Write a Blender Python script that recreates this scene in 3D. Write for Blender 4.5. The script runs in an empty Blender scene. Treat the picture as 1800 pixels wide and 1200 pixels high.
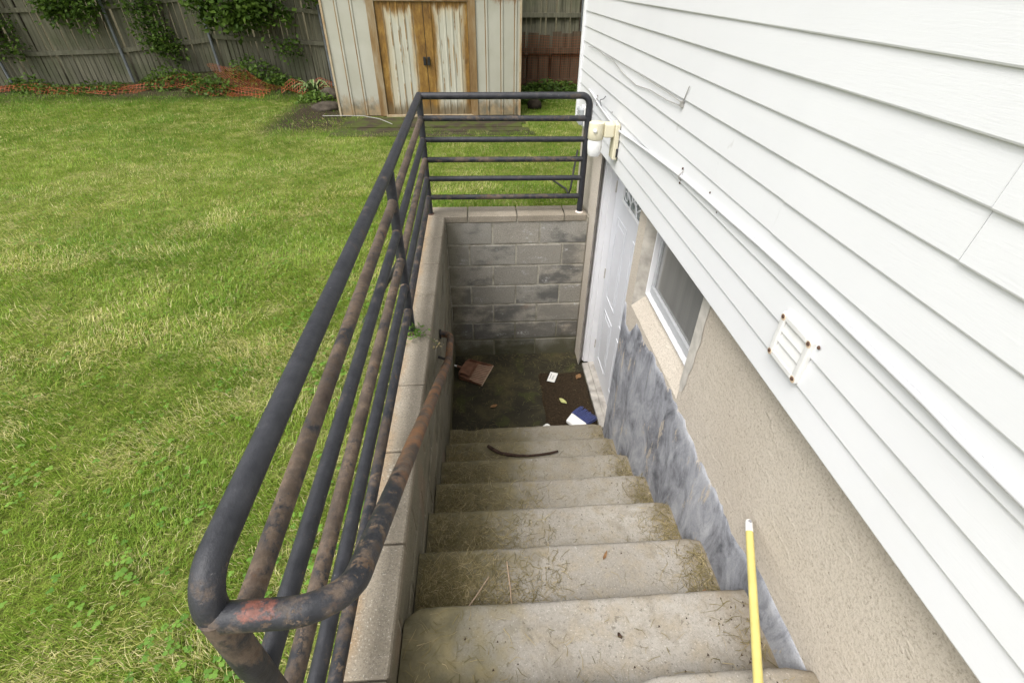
import bpy, bmesh, math, random
import numpy as np
from mathutils import Vector, Matrix
random.seed(7)
rng = np.random.default_rng(7)
scene = bpy.context.scene
col = scene.collection

# ------------------------------------------------------------------ camera
cam = bpy.data.cameras.new('camera')
cam_o = bpy.data.objects.new('camera', cam)
col.objects.link(cam_o)
scene.camera = cam_o
CAM = Vector((0.3078, -3.8606, 1.5784))
YAW, PITCH, ROLL, FPX = -0.0698, 0.6482, 0.0106, 855.3822
_f = Vector((-math.sin(YAW) * math.cos(PITCH), math.cos(YAW) * math.cos(PITCH), -math.sin(PITCH)))
_r = Vector((math.cos(YAW), math.sin(YAW), 0))
_u = _r.cross(_f)
_r2 = math.cos(ROLL) * _r + math.sin(ROLL) * _u
_u2 = -math.sin(ROLL) * _r + math.cos(ROLL) * _u
cam_o.matrix_world = Matrix(((_r2.x, _u2.x, -_f.x, CAM.x), (_r2.y, _u2.y, -_f.y, CAM.y), (_r2.z, _u2.z, -_f.z, CAM.z), (0, 0, 0, 1)))
cam.sensor_fit = 'HORIZONTAL'
cam.sensor_width = 36
cam.lens = 36 * FPX / 1800
cam.shift_x = -1.92 / 1800
cam.shift_y = 6.5 / 1800
cam.clip_start = 0.02
cam.clip_end = 600

# ------------------------------------------------------------------ light
SUN_EL, SUN_AZ = math.radians(60), math.radians(224)     # azimuth clockwise from +Y: behind and to the left
world = bpy.data.worlds.new('World')
scene.world = world
world.use_nodes = True
wn = world.node_tree.nodes
wl = world.node_tree.links
bg = wn['Background']
sky = wn.new('ShaderNodeTexSky')
sky.sky_type = 'NISHITA'
sky.sun_disc = False
sky.sun_elevation = SUN_EL
sky.sun_rotation = SUN_AZ
sky.air_density = 1.0
sky.dust_density = 4.0
sky.ozone_density = 1.0
hs = wn.new('ShaderNodeHueSaturation')                   # overcast: a grey sky
hs.inputs['Saturation'].default_value = 0.16
wl.new(sky.outputs[0], hs.inputs['Color'])
wl.new(hs.outputs[0], bg.inputs['Color'])
bg.inputs['Strength'].default_value = 0.15
sun = bpy.data.lights.new('sun', 'SUN')
sun.energy = 0.9
sun.angle = math.radians(28)
sun.color = (1.0, 0.96, 0.9)
sun_o = bpy.data.objects.new('sun', sun)
col.objects.link(sun_o)
sd = Vector((math.sin(SUN_AZ) * math.cos(SUN_EL), math.cos(SUN_AZ) * math.cos(SUN_EL), math.sin(SUN_EL)))
sun_o.rotation_euler = sd.to_track_quat('Z', 'Y').to_euler()
sun_o.location = sd * 30
vs = scene.view_settings
vs.view_transform = 'Standard'
vs.look = 'None'
vs.gamma = 1
vs.use_curve_mapping = False
vs.exposure = 1.15

# ------------------------------------------------------------------ constants measured from the photograph
H = 1.4685
RISE, RUN, Y1 = 0.186, 0.3137, -1.1585
W = 1.21
XS = 1.155
GZ = -0.05

# ------------------------------------------------------------------ node helper
class Mat:
    def __init__(s, name, rough=0.8, spec=0.3):
        s.m = bpy.data.materials.new(name)
        s.m.use_nodes = True
        s.nt = s.m.node_tree
        s.n = s.nt.nodes
        s.l = s.nt.links
        s.b = s.n['Principled BSDF']
        s.b.inputs['Roughness'].default_value = rough
        s.b.inputs['Specular IOR Level'].default_value = spec
        s.geo = s.n.new('ShaderNodeNewGeometry')
        s.pos = s.geo.outputs['Position']
        s._sep = None
    def put(s, sock, v):
        if isinstance(v, bpy.types.NodeSocket):
            s.l.new(v, sock)
        elif isinstance(v, (tuple, list)):
            sock.default_value = (*v, 1) if len(v) == 3 and sock.type == 'RGBA' else v
        else:
            sock.default_value = v
    def xyz(s):
        if s._sep is None:
            s._sep = s.n.new('ShaderNodeSeparateXYZ')
            s.l.new(s.pos, s._sep.inputs[0])
        return s._sep.outputs
    def mapped(s, scale, rot=(0, 0, 0), src=None):
        m = s.n.new('ShaderNodeMapping')
        s.l.new(src or s.pos, m.inputs['Vector'])
        m.inputs['Scale'].default_value = scale
        m.inputs['Rotation'].default_value = rot
        return m.outputs[0]
    def noise(s, scale, detail=4, rough=0.55, vec=None, dist=0.0):
        t = s.n.new('ShaderNodeTexNoise')
        s.l.new(vec or s.pos, t.inputs['Vector'])
        t.inputs['Scale'].default_value = scale
        t.inputs['Detail'].default_value = detail
        t.inputs['Roughness'].default_value = rough
        t.inputs['Distortion'].default_value = dist
        return t.outputs['Fac']
    def voro(s, scale, vec=None, feature='F1'):
        t = s.n.new('ShaderNodeTexVoronoi')
        t.feature = feature
        s.l.new(vec or s.pos, t.inputs['Vector'])
        t.inputs['Scale'].default_value = scale
        return t.outputs['Distance']
    def step(s, v, a, b):                    # smooth 0..1 while v runs a..b (a may exceed b)
        t = s.n.new('ShaderNodeMapRange')
        t.interpolation_type = 'SMOOTHSTEP'
        s.put(t.inputs['Value'], v)
        if a < b:
            t.inputs[1].default_value = a; t.inputs[2].default_value = b
            t.inputs[3].default_value = 0; t.inputs[4].default_value = 1
        else:
            t.inputs[1].default_value = b; t.inputs[2].default_value = a
            t.inputs[3].default_value = 1; t.inputs[4].default_value = 0
        return t.outputs[0]
    def math(s, op, a, b=0.0):
        t = s.n.new('ShaderNodeMath')
        t.operation = op
        s.put(t.inputs[0], a)
        s.put(t.inputs[1], b)
        return t.outputs[0]
    def mul(s, a, b): return s.math('MULTIPLY', a, b)
    def add(s, a, b): return s.math('ADD', a, b)
    def mix(s, fac, a, b, mode='MIX'):
        t = s.n.new('ShaderNodeMix')
        t.data_type = 'RGBA'
        t.blend_type = mode
        s.put(t.inputs[0], fac)
        s.put(t.inputs[6], a)
        s.put(t.inputs[7], b)
        return t.outputs[2]
    def ramp(s, fac, stops):
        t = s.n.new('ShaderNodeValToRGB')
        s.l.new(fac, t.inputs[0])
        e = t.color_ramp.elements
        while len(e) > 1: e.remove(e[0])
        e[0].position = stops[0][0]; e[0].color = (*stops[0][1], 1)
        for p, c in stops[1:]:
            q = e.new(p); q.color = (*c, 1)
        return t.outputs[0]
    def objrand(s):
        t = s.n.new('ShaderNodeObjectInfo')
        return t.outputs['Random']
    def attr(s, name):
        t = s.n.new('ShaderNodeAttribute')
        t.attribute_name = name
        return t.outputs['Fac']
    def bump(s, h, strength=0.3, dist=0.01):
        t = s.n.new('ShaderNodeBump')
        t.inputs['Strength'].default_value = strength
        t.inputs['Distance'].default_value = dist
        s.l.new(h, t.inputs['Height'])
        s.l.new(t.outputs[0], s.b.inputs['Normal'])
    def color(s, c): s.put(s.b.inputs['Base Color'], c)
    def rough(s, v): s.put(s.b.inputs['Roughness'], v)
    def translucent(s, c, fac=0.3):
        tr = s.n.new('ShaderNodeBsdfTranslucent')
        s.put(tr.inputs['Color'], c)
        mx = s.n.new('ShaderNodeMixShader')
        mx.inputs[0].default_value = fac
        s.l.new(s.b.outputs[0], mx.inputs[1])
        s.l.new(tr.outputs[0], mx.inputs[2])
        s.l.new(mx.outputs[0], s.n['Material Output'].inputs['Surface'])

M = {}
def plain(name, c, rough=0.6, spec=0.3, var=0.15, scale=30, bump=0.0):
    m = Mat(name, rough, spec)
    n = m.noise(scale, 4)
    d = tuple(x * (1 - var) for x in c); u = tuple(min(1, x * (1 + var)) for x in c)
    m.color(m.ramp(n, [(0.3, d), (0.7, u)]))
    if bump: m.bump(m.noise(scale * 6, 3), bump, 0.004)
    M[name] = m.m
    return m.m

def mat_concrete():
    m = Mat('step_concrete', 0.9, 0.2)
    x, y, z = m.xyz()
    big = m.noise(2.2, 5, 0.6)
    mid = m.noise(14, 5, 0.6)
    fine = m.noise(110, 6, 0.95)
    c = m.ramp(big, [(0.3, (0.275, 0.253, 0.22)), (0.7, (0.40, 0.375, 0.335))])
    c = m.mix(m.step(mid, 0.42, 0.7), c, (0.33, 0.29, 0.23))
    c = m.mix(m.mul(m.step(fine, 0.49, 0.60), 0.55), c, (0.15, 0.135, 0.11))
    c = m.mix(m.mul(m.step(m.noise(150, 2), 0.62, 0.72), 0.6), c, (0.55, 0.52, 0.46))
    c = m.mix(m.mul(m.step(m.noise(5, 6, 0.72, dist=0.5), 0.5, 0.66), 0.5), c, (0.19, 0.165, 0.125))
    c = m.mix(m.mul(m.step(m.noise(62, 3, 0.6), 0.63, 0.68), 0.55), c, (0.09, 0.08, 0.06))
    # moss and grass stain in the left corner of each tread, more of it further down
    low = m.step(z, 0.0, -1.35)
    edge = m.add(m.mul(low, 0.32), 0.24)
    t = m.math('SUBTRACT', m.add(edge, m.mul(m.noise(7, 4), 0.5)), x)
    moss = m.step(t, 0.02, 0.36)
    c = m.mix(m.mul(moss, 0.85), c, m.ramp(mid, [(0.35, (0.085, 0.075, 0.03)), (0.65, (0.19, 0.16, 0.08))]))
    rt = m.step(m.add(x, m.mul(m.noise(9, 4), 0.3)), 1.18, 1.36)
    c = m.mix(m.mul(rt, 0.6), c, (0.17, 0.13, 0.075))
    c = m.mix(m.mul(low, 0.45), c, (0.17, 0.145, 0.09))  # whole flight tinted browner and darker towards the bottom
    # old pale paint drips
    band = m.mul(m.step(m.math('ABSOLUTE', m.math('SUBTRACT', x, 0.6)), 0.12, 0.03), m.step(m.noise(24, 4, 0.7), 0.62, 0.66))
    nos = m.math('FRACT', m.math('DIVIDE', m.math('SUBTRACT', Y1 + 0.03, y), RUN))
    band = m.mul(band, m.step(nos, 0.22, 0.12))
    c = m.mix(m.mul(band, 0.85), c, (0.7, 0.72, 0.68))
    m.color(c)
    m.bump(m.add(m.mul(fine, 0.5), m.mul(m.noise(45, 4), 0.9)), 0.55, 0.004)
    M['step'] = m.m

def mat_block(name, cap=False):
    m = Mat(name, 0.92, 0.2)
    x, y, z = m.xyz()
    r = m.objrand()
    fine = m.noise(120, 6, 0.95)
    base = m.ramp(r, [(0.0, (0.25, 0.236, 0.205)), (0.35, (0.355, 0.325, 0.27)), (0.7, (0.30, 0.285, 0.25)), (1.0, (0.385, 0.34, 0.275))])
    if cap:
        base = m.ramp(m.noise(3, 4), [(0.3, (0.225, 0.192, 0.145)), (0.7, (0.32, 0.28, 0.222))])
        och = m.mul(m.step(m.add(x, m.mul(m.noise(8, 4), 0.09)), -0.04, -0.1), 0.75)
        base = m.mix(och, base, m.ramp(m.noise(18, 4), [(0.35, (0.27, 0.16, 0.07)), (0.65, (0.36, 0.25, 0.14))]))
    c = m.mix(m.mul(m.step(fine, 0.5, 0.6), 0.65), base, (0.10, 0.09, 0.07))
    c = m.mix(m.mul(m.step(m.noise(170, 2), 0.6, 0.72), 0.7), c, (0.52, 0.49, 0.43))
    if not cap:
        # damp dark patches, more frequent low and to the right; chalky bloom round them
        n = m.noise(3.4, 5, 0.62, vec=m.mapped((1, 1, 1.8)))
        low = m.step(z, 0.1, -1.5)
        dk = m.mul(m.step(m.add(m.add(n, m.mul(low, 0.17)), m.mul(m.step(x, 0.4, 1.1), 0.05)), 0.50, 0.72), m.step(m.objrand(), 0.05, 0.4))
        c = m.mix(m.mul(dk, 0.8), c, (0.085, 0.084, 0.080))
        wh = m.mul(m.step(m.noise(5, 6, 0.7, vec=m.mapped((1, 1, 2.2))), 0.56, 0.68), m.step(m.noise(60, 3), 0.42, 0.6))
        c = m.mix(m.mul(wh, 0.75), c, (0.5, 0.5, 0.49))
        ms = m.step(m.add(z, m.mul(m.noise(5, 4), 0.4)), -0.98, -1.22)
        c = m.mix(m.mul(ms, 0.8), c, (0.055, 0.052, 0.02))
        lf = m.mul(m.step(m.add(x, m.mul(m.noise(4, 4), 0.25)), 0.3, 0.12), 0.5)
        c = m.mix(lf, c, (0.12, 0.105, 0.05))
        rb = m.mul(m.step(m.noise(2.1, 3), 0.6, 0.66), 0.35)
        c = m.mix(rb, c, (0.26, 0.17, 0.12))
    m.color(c)
    m.bump(m.add(m.mul(fine, 0.7), m.noise(70, 4)), 0.6, 0.004)
    M[name] = m.m

def mat_stucco():
    m = Mat('stucco', 0.95, 0.15)
    fine = m.noise(120, 4, 0.75)
    big = m.noise(1.3, 4)
    c = m.ramp(big, [(0.3, (0.51, 0.452, 0.375)), (0.7, (0.585, 0.53, 0.452))])
    c = m.mix(m.mul(m.step(fine, 0.48, 0.62), 0.6), c, (0.34, 0.295, 0.235))
    rid = m.noise(9, 5, 0.6, vec=m.mapped((1, 0.75, 2.4), rot=(math.radians(32), 0, 0)), dist=0.6)
    cr = m.step(rid, 0.61, 0.66)
    pits = m.step(m.noise(70, 2), 0.68, 0.74)
    c = m.mix(m.mul(pits, 0.55), c, (0.16, 0.13, 0.1))
    m.color(c)
    h = m.add(m.add(m.mul(cr, 0.45), m.mul(m.noise(26, 6, 0.75, vec=m.mapped((1, 0.8, 1.6), rot=(math.radians(32), 0, 0))), 1.3)), m.mul(fine, 0.9))
    m.bump(h, 0.6, 0.007)
    M['stucco'] = m.m

def mat_parge():
    m = Mat('parge', 0.85, 0.25)
    st = m.add(m.mul(m.noise(5, 7, 0.7, vec=m.mapped((1, 1.3, 0.6), rot=(math.radians(-22), 0, 0)), dist=1.1), 0.6), m.mul(m.noise(2.6, 5, 0.65), 0.42))
    c = m.ramp(st, [(0.40, (0.11, 0.113, 0.125)), (0.46, (0.21, 0.215, 0.235)), (0.53, (0.32, 0.328, 0.352)), (0.64, (0.46, 0.465, 0.485))])
    c = m.mix(m.mul(m.step(m.noise(6, 5, 0.7, vec=m.mapped((1, 2.2, 0.6))), 0.59, 0.64), 0.75), c, (0.50, 0.43, 0.34))
    c = m.mix(m.mul(m.step(m.noise(160, 3), 0.5, 0.75), 0.35), c, (0.12, 0.12, 0.125))
    m.color(c)
    m.bump(m.add(st, m.mul(m.noise(40, 5, 0.7, vec=m.mapped((1, 1.4, 0.6), rot=(math.radians(-22), 0, 0))), 0.7)), 0.8, 0.010)
    M['parge'] = m.m

def mat_siding():
    m = Mat('vinyl', 0.42, 0.4)
    x, y, z = m.xyz()
    g = m.noise(26, 3, 0.6, vec=m.mapped((1, 0.5, 7), rot=(math.radians(7), 0, 0)), dist=1.2)
    c = m.ramp(m.noise(2.5, 4), [(0.3, (0.655, 0.66, 0.672)), (0.7, (0.685, 0.69, 0.702))])
    sm = m.mul(m.step(m.noise(11, 2), 0.71, 0.77), m.mul(m.step(m.math('ABSOLUTE', m.add(y, 1.9)), 0.7, 0.3), m.step(z, 1.3, 1.1)))
    c = m.mix(m.mul(sm, 0.3), c, (0.38, 0.37, 0.34))
    c = m.mix(m.mul(m.step(m.noise(1.1, 5, 0.7), 0.55, 0.8), 0.22), c, (0.56, 0.56, 0.5))
    m.color(c)
    m.bump(g, 0.18, 0.002)
    M['vinyl'] = m.m

def mat_pipe(name, rust):
    m = Mat(name, 0.48, 0.4)
    a = m.noise(5.5, 7, 0.72)
    b = m.noise(22, 5, 0.65)
    t = m.add(m.mul(a, 0.75), m.mul(b, 0.35))
    th = {0: 0.68, 1: 0.575, 2: 0.485, 3: 0.62}[rust]
    black = m.ramp(b, [(0.3, (0.014, 0.015, 0.019)), (0.7, (0.036, 0.037, 0.043))])
    rus = m.ramp(m.noise(9, 6, 0.7), [(0.3, (0.045, 0.030, 0.022)), (0.48, (0.095, 0.068, 0.047)), (0.56, (0.15, 0.108, 0.076)), (0.63, (0.10, 0.062, 0.038)), (0.74, (0.24, 0.11, 0.042))])
    x, y, z = m.xyz()
    if rust == 3: t = m.add(t, m.mul(m.step(z, 0.74, 0.55), 0.17))
    k = m.step(t, th - 0.06, th + 0.08)
    chip = m.add(m.mul(m.noise(13, 8, 0.78, dist=0.3), 0.7), m.mul(m.noise(70, 4, 0.7), 0.3))
    ct = {0: 0.60, 1: 0.555, 2: 0.50, 3: 0.55}[rust]
    chips = m.step(chip, ct, ct + 0.018)
    k = m.math('MAXIMUM', m.mul(k, 0.75), m.mul(chips, 0.9))
    if rust == 3: rus = m.mix(m.mul(m.step(z, 0.72, 0.5), m.step(m.noise(12, 5, 0.7), 0.42, 0.6)), rus, (0.25, 0.12, 0.05))
    c = m.mix(k, black, rus)
    sp = m.mul(m.step(m.noise(48, 4, 0.75), 0.68, 0.72), 0.6)
    c = m.mix(sp, c, (0.26, 0.25, 0.24))
    if rust == 3:                       # primer showing where the paint has flaked by the weld
        dd = m.n.new('ShaderNodeVectorMath'); dd.operation = 'DISTANCE'
        m.l.new(m.mapped((0.62, 1, 1)), dd.inputs[0]); dd.inputs[1].default_value = (-0.035 * 0.62, -3.505, 0.842)
        pr_ = m.step(m.add(dd.outputs['Value'], m.mul(m.noise(38, 5, 0.75), 0.05)), 0.047, 0.040)
        c = m.mix(m.mul(pr_, m.step(m.noise(45, 5, 0.7), 0.4, 0.55)), c, m.ramp(m.noise(60, 4), [(0.35, (0.10, 0.038, 0.026)), (0.65, (0.20, 0.075, 0.055))]))
    m.color(c)
    m.rough(m.add(0.5, m.mul(k, 0.32)))
    m.bump(m.add(m.mul(k, -0.6), m.noise(80, 5, 0.75)), 0.55, 0.003)
    M[name] = m.m

def mat_fence():
    m = Mat('fence_wood', 0.95, 0.1)
    x, y, z = m.xyz()
    r = m.objrand()
    gr = m.noise(30, 5, 0.65, vec=m.mapped((1, 1, 0.05)))
    c = m.ramp(gr, [(0.3, (0.075, 0.072, 0.05)), (0.7, (0.21, 0.20, 0.138))])
    c = m.mix(m.mul(r, 0.4), c, (0.12, 0.115, 0.088))
    c = m.mix(m.mul(m.step(m.noise(2.2, 4), 0.45, 0.7), 0.5), c, (0.07, 0.085, 0.04))
    m.color(c)
    m.bump(gr, 0.5, 0.006)
    M['fence_wood'] = m.m
    m = Mat('brown_board', 0.9, 0.15)
    gr = m.noise(25, 5, 0.6, vec=m.mapped((1, 1, 0.05)))
    m.color(m.ramp(gr, [(0.3, (0.055, 0.040, 0.026)), (0.7, (0.135, 0.10, 0.066))]))
    m.bump(gr, 0.4, 0.005)
    M['brown_board'] = m.m
    m = Mat('platform_wood', 0.95, 0.1)
    gr = m.noise(20, 5, 0.6, vec=m.mapped((0.08, 1, 1)))
    c = m.ramp(gr, [(0.3, (0.026, 0.021, 0.014)), (0.7, (0.075, 0.06, 0.04))])
    c = m.mix(m.mul(m.step(m.noise(4, 5, 0.7), 0.44, 0.56), 0.8), c, (0.06, 0.075, 0.018))
    m.color(c)
    m.bump(gr, 0.5, 0.006)
    M['platform_wood'] = m.m

def mat_shed():
    # cream enamel, rust along the rib lines and at the foot
    m = Mat('shed_steel', 0.5, 0.35)
    x, y, z = m.xyz()
    c = m.ramp(m.noise(3, 4), [(0.3, (0.36, 0.35, 0.285)), (0.7, (0.42, 0.41, 0.35))])
    foot = m.step(m.add(z, m.mul(m.noise(14, 5, 0.7, vec=m.mapped((1, 1, 0.4))), -0.45)), 0.02, -0.17)
    c = m.mix(m.mul(foot, 0.8), c, m.ramp(m.noise(9, 4), [(0.35, (0.075, 0.06, 0.03)), (0.65, (0.3, 0.2, 0.09))]))
    top = m.step(m.add(z, m.mul(m.noise(12, 5, 0.7, vec=m.mapped((1, 1, 0.3))), 0.4)), 1.5, 1.6)
    c = m.mix(m.mul(top, 0.85), c, (0.19, 0.085, 0.025))
    m.color(c)
    M['shed_steel'] = m.m
    # doors: orange-brown rust that has run in from all four edges of each leaf
    m = Mat('shed_door_rust', 0.6, 0.3)
    x, y, z = m.xyz()
    n = m.noise(10, 5, 0.7, vec=m.mapped((1, 1, 0.14)))
    n2 = m.noise(26, 4, 0.6, vec=m.mapped((1, 1, 0.07)))
    dl = m.math('ABSOLUTE', m.add(x, 0.372))                       # distance from the meeting edge
    mid = m.step(m.add(dl, m.mul(n, -0.22)), 0.08, -0.01)
    out = m.step(m.add(dl, m.mul(n, 0.16)), 0.545, 0.615)
    topr = m.step(m.add(z, m.mul(n, 0.5)), 1.43, 1.52)
    runs = m.mul(m.step(n2, 0.6, 0.68), m.step(m.add(z, m.mul(n, 0.5)), 0.62, 1.2))
    foot = m.step(m.add(z, m.mul(n, -0.4)), -0.02, -0.17)
    ribl = m.math('ABSOLUTE', m.math('SUBTRACT', m.math('FRACT', m.math('DIVIDE', m.add(x, 0.89), 0.092)), 0.5))
    ribs = m.mul(m.step(ribl, 0.36, 0.46), m.step(m.noise(5, 4, 0.7, vec=m.mapped((1, 1, 0.5))), 0.47, 0.56))
    runs = m.math('MAXIMUM', runs, ribs)
    k = m.math('MAXIMUM', m.math('MAXIMUM', mid, out), m.math('MAXIMUM', topr, m.mul(runs, 0.85)))
    c = m.ramp(m.noise(3, 4), [(0.3, (0.39, 0.375, 0.30)), (0.7, (0.45, 0.44, 0.365))])
    rc = m.ramp(m.noise(13, 5, 0.7, vec=m.mapped((1, 1, 0.4))), [(0.3, (0.10, 0.05, 0.014)), (0.55, (0.22, 0.12, 0.026)), (0.75, (0.33, 0.205, 0.05))])
    halo = m.math('MAXIMUM', m.math('MAXIMUM', m.step(m.add(dl, m.mul(n, -0.16)), 0.13, 0.03), m.step(m.add(dl, m.mul(n, 0.16)), 0.47, 0.58)), m.step(m.add(z, m.mul(n, 0.5)), 1.32, 1.5))
    c = m.mix(m.mul(halo, 0.35), c, (0.45, 0.33, 0.15))
    c = m.mix(k, c, rc)
    c = m.mix(m.mul(foot, 0.85), c, (0.12, 0.085, 0.04))
    m.color(c)
    m.bump(m.mul(k, n), 0.2, 0.002)
    M['shed_door_rust'] = m.m
    m = Mat('shed_trim_rust', 0.65, 0.3)
    n = m.noise(8, 5, 0.7, vec=m.mapped((1, 1, 0.2)))
    m.color(m.ramp(n, [(0.3, (0.13, 0.07, 0.025)), (0.5, (0.22, 0.14, 0.06)), (0.62, (0.26, 0.2, 0.12)), (0.75, (0.36, 0.3, 0.21))]))
    M['shed_trim_rust'] = m.m
    m = Mat('shed_trim', 0.6, 0.3)
    n = m.noise(10, 5, 0.7, vec=m.mapped((1, 1, 0.3)))
    m.color(m.ramp(n, [(0.4, (0.42, 0.36, 0.25)), (0.65, (0.3, 0.19, 0.09))]))
    M['shed_trim'] = m.m

def mat_ground():
    m = Mat('lawn_soil', 1.0, 0.05)
    big = m.noise(0.9, 5, 0.6)
    fine = m.noise(60, 4, 0.7)
    c = m.ramp(m.noise(7, 5, 0.65), [(0.3, (0.09, 0.12, 0.018)), (0.5, (0.17, 0.20, 0.04)), (0.7, (0.32, 0.30, 0.12))])
    c = m.mix(m.step(fine, 0.4, 0.7), c, (0.06, 0.075, 0.018))
    x, y, z = m.xyz()
    # bare dirt by the shed and the fence foot
    d = m.mul(m.step(m.add(y, m.mul(big, 1.4)), 5.4, 6.0), 0.9)
    d2 = m.mul(m.step(m.math('ABSOLUTE', m.add(x, 2.0)), 0.75, 0.35), m.step(m.math('ABSOLUTE', m.math('SUBTRACT', y, 4.2)), 1.6, 0.9))
    c = m.mix(m.math('MAXIMUM', d, d2), c, m.ramp(fine, [(0.3, (0.02, 0.016, 0.011)), (0.7, (0.075, 0.058, 0.04))]))
    m.color(c)
    m.bump(m.add(fine, m.noise(14, 4)), 0.8, 0.02)
    M['lawn_soil'] = m.m
    m = Mat('areaway_dirt', 0.8, 0.3)
    n = m.noise(3.2, 5, 0.65)
    f = m.noise(75, 4, 0.7)
    c = m.ramp(n, [(0.3, (0.014, 0.012, 0.008)), (0.5, (0.032, 0.028, 0.015)), (0.68, (0.075, 0.062, 0.027)), (0.8, (0.10, 0.072, 0.04))])
    c = m.mix(m.mul(m.step(f, 0.5, 0.7), 0.6), c, (0.02, 0.018, 0.01))
    c = m.mix(m.mul(m.step(m.noise(5.5, 4), 0.55, 0.65), 0.55), c, (0.055, 0.06, 0.014))
    m.color(c)
    m.bump(m.add(f, m.noise(22, 4)), 0.6, 0.006)
    M['areaway_dirt'] = m.m
    m = Mat('soggy_mat', 0.9, 0.2)
    f = m.noise(60, 5, 0.7)
    c = m.ramp(f, [(0.3, (0.010, 0.007, 0.004)), (0.6, (0.04, 0.026, 0.013)), (0.75, (0.10, 0.065, 0.03))])
    m.color(c)
    m.bump(f, 0.9, 0.008)
    M['soggy_mat'] = m.m

def mat_leaf(name, dark, light, straw=None, trans=0.3, rough=0.55):
    m = Mat(name, rough, 0.25)
    t = m.attr('tint')
    stops = [(0.0, dark), (0.5, light)]
    if straw:
        stops = [(0.0, dark), (0.38, light), (0.55, straw[0]), (1.0, straw[1])]
    c = m.ramp(t, stops)
    c = m.mix(m.mul(m.step(m.noise(0.8, 3), 0.35, 0.7), 0.3), c, m.mix(1.0, c, (1.25, 1.1, 0.8), 'MULTIPLY'))
    m.color(c)
    m.translucent(c, trans)
    M[name] = m.m

mat_concrete(); mat_block('block'); mat_block('capstone', True); mat_stucco(); mat_parge(); mat_siding()
mat_pipe('pipe_black', 0); mat_pipe('pipe_mixed', 1); mat_pipe('pipe_rust', 2); mat_pipe('pipe_handrail', 3)
mat_fence(); mat_shed(); mat_ground()
mat_leaf('grass', (0.10, 0.205, 0.016), (0.29, 0.41, 0.058), ((0.42, 0.43, 0.11), (0.66, 0.59, 0.34)), 0.35)
mat_leaf('clover', (0.06, 0.15, 0.016), (0.16, 0.29, 0.04), None, 0.25)
mat_leaf('ivy', (0.04, 0.085, 0.012), (0.115, 0.19, 0.03), None, 0.35)
mat_leaf('tree_leaf', (0.04, 0.08, 0.015), (0.11, 0.18, 0.03), None, 0.35)
mat_leaf('straw', (0.115, 0.10, 0.042), (0.21, 0.175, 0.08), ((0.28, 0.225, 0.115), (0.44, 0.37, 0.22)), 0.1, 0.8)
m = Mat('mortar', 0.95, 0.1)
x, y, z = m.xyz()
c = m.ramp(m.noise(9, 5, 0.7), [(0.35, (0.2, 0.185, 0.145)), (0.6, (0.40, 0.375, 0.31))])
c = m.mix(m.mul(m.step(m.add(z, m.mul(m.noise(4, 4), 0.5)), -0.55, -1.1), 0.8), c, (0.09, 0.085, 0.05))
m.color(c); m.bump(m.noise(90, 4), 0.5, 0.004)
M['mortar'] = m.m
plain('white_trim', (0.72, 0.72, 0.73), 0.4, 0.4, 0.03, 6)
plain('door_paint', (0.66, 0.67, 0.70), 0.38, 0.4, 0.04, 5)
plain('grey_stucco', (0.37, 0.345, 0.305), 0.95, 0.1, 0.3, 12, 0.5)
plain('sill_metal', (0.37, 0.345, 0.31), 0.6, 0.4, 0.35, 12)
plain('cream_plastic', (0.66, 0.615, 0.46), 0.4, 0.4, 0.05, 8)
plain('milk_glass', (0.78, 0.78, 0.77), 0.18, 0.5, 0.02, 8)
plain('vent_plastic', (0.665, 0.66, 0.645), 0.45, 0.4, 0.06, 20)
plain('rusty_screw', (0.09, 0.05, 0.035), 0.7, 0.3, 0.5, 90)
plain('conduit', (0.54, 0.54, 0.55), 0.38, 0.4, 0.04, 8)
plain('wire_grey', (0.33, 0.32, 0.30), 0.5, 0.3, 0.1, 10)
plain('black_plastic', (0.02, 0.02, 0.022), 0.5, 0.4, 0.3, 20)
plain('dark_iron', (0.028, 0.026, 0.026), 0.6, 0.4, 0.4, 30)
plain('galvanised', (0.13, 0.14, 0.145), 0.5, 0.5, 0.3, 12)
plain('yellow_paint', (0.62, 0.53, 0.18), 0.42, 0.4, 0.12, 18)
plain('white_plastic', (0.78, 0.77, 0.74), 0.4, 0.4, 0.05, 12)
plain('brown_plastic', (0.20, 0.10, 0.062), 0.4, 0.45, 0.35, 14)
plain('brown_lip', (0.42, 0.31, 0.22), 0.5, 0.4, 0.25, 20)
plain('card', (0.72, 0.71, 0.67), 0.7, 0.2, 0.06, 40)
plain('print_grey', (0.25, 0.25, 0.26), 0.7, 0.2, 0.1, 40)
plain('blue_bristle', (0.065, 0.08, 0.2), 0.55, 0.3, 0.45, 160)
plain('bark', (0.09, 0.07, 0.05), 0.95, 0.1, 0.4, 14, 0.6)
plain('stick_wood', (0.055, 0.035, 0.026), 0.9, 0.15, 0.45, 40, 0.5)
plain('dry_leaf', (0.2, 0.11, 0.05), 0.8, 0.2, 0.4, 60)
plain('yellow_leaf', (0.42, 0.42, 0.17), 0.7, 0.2, 0.2, 60)
plain('orange_net', (0.27, 0.066, 0.02), 0.6, 0.3, 0.25, 8)
plain('soil', (0.04, 0.032, 0.024), 1.0, 0.05, 0.5, 20, 0.8)
plain('rock', (0.065, 0.054, 0.042), 0.95, 0.1, 0.45, 12, 0.6)
plain('dark_room', (0.03, 0.03, 0.03), 0.9, 0.1, 0.2, 4)
plain('clear_box', (0.42, 0.44, 0.45), 0.2, 0.5, 0.1, 30)
plain('roof_shingle', (0.09, 0.085, 0.08), 0.95, 0.1, 0.3, 10)
plain('sash_grey', (0.42, 0.43, 0.44), 0.45, 0.4, 0.06, 8)
plain('rust_bloom', (0.58, 0.45, 0.32), 0.7, 0.2, 0.3, 90)
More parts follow.
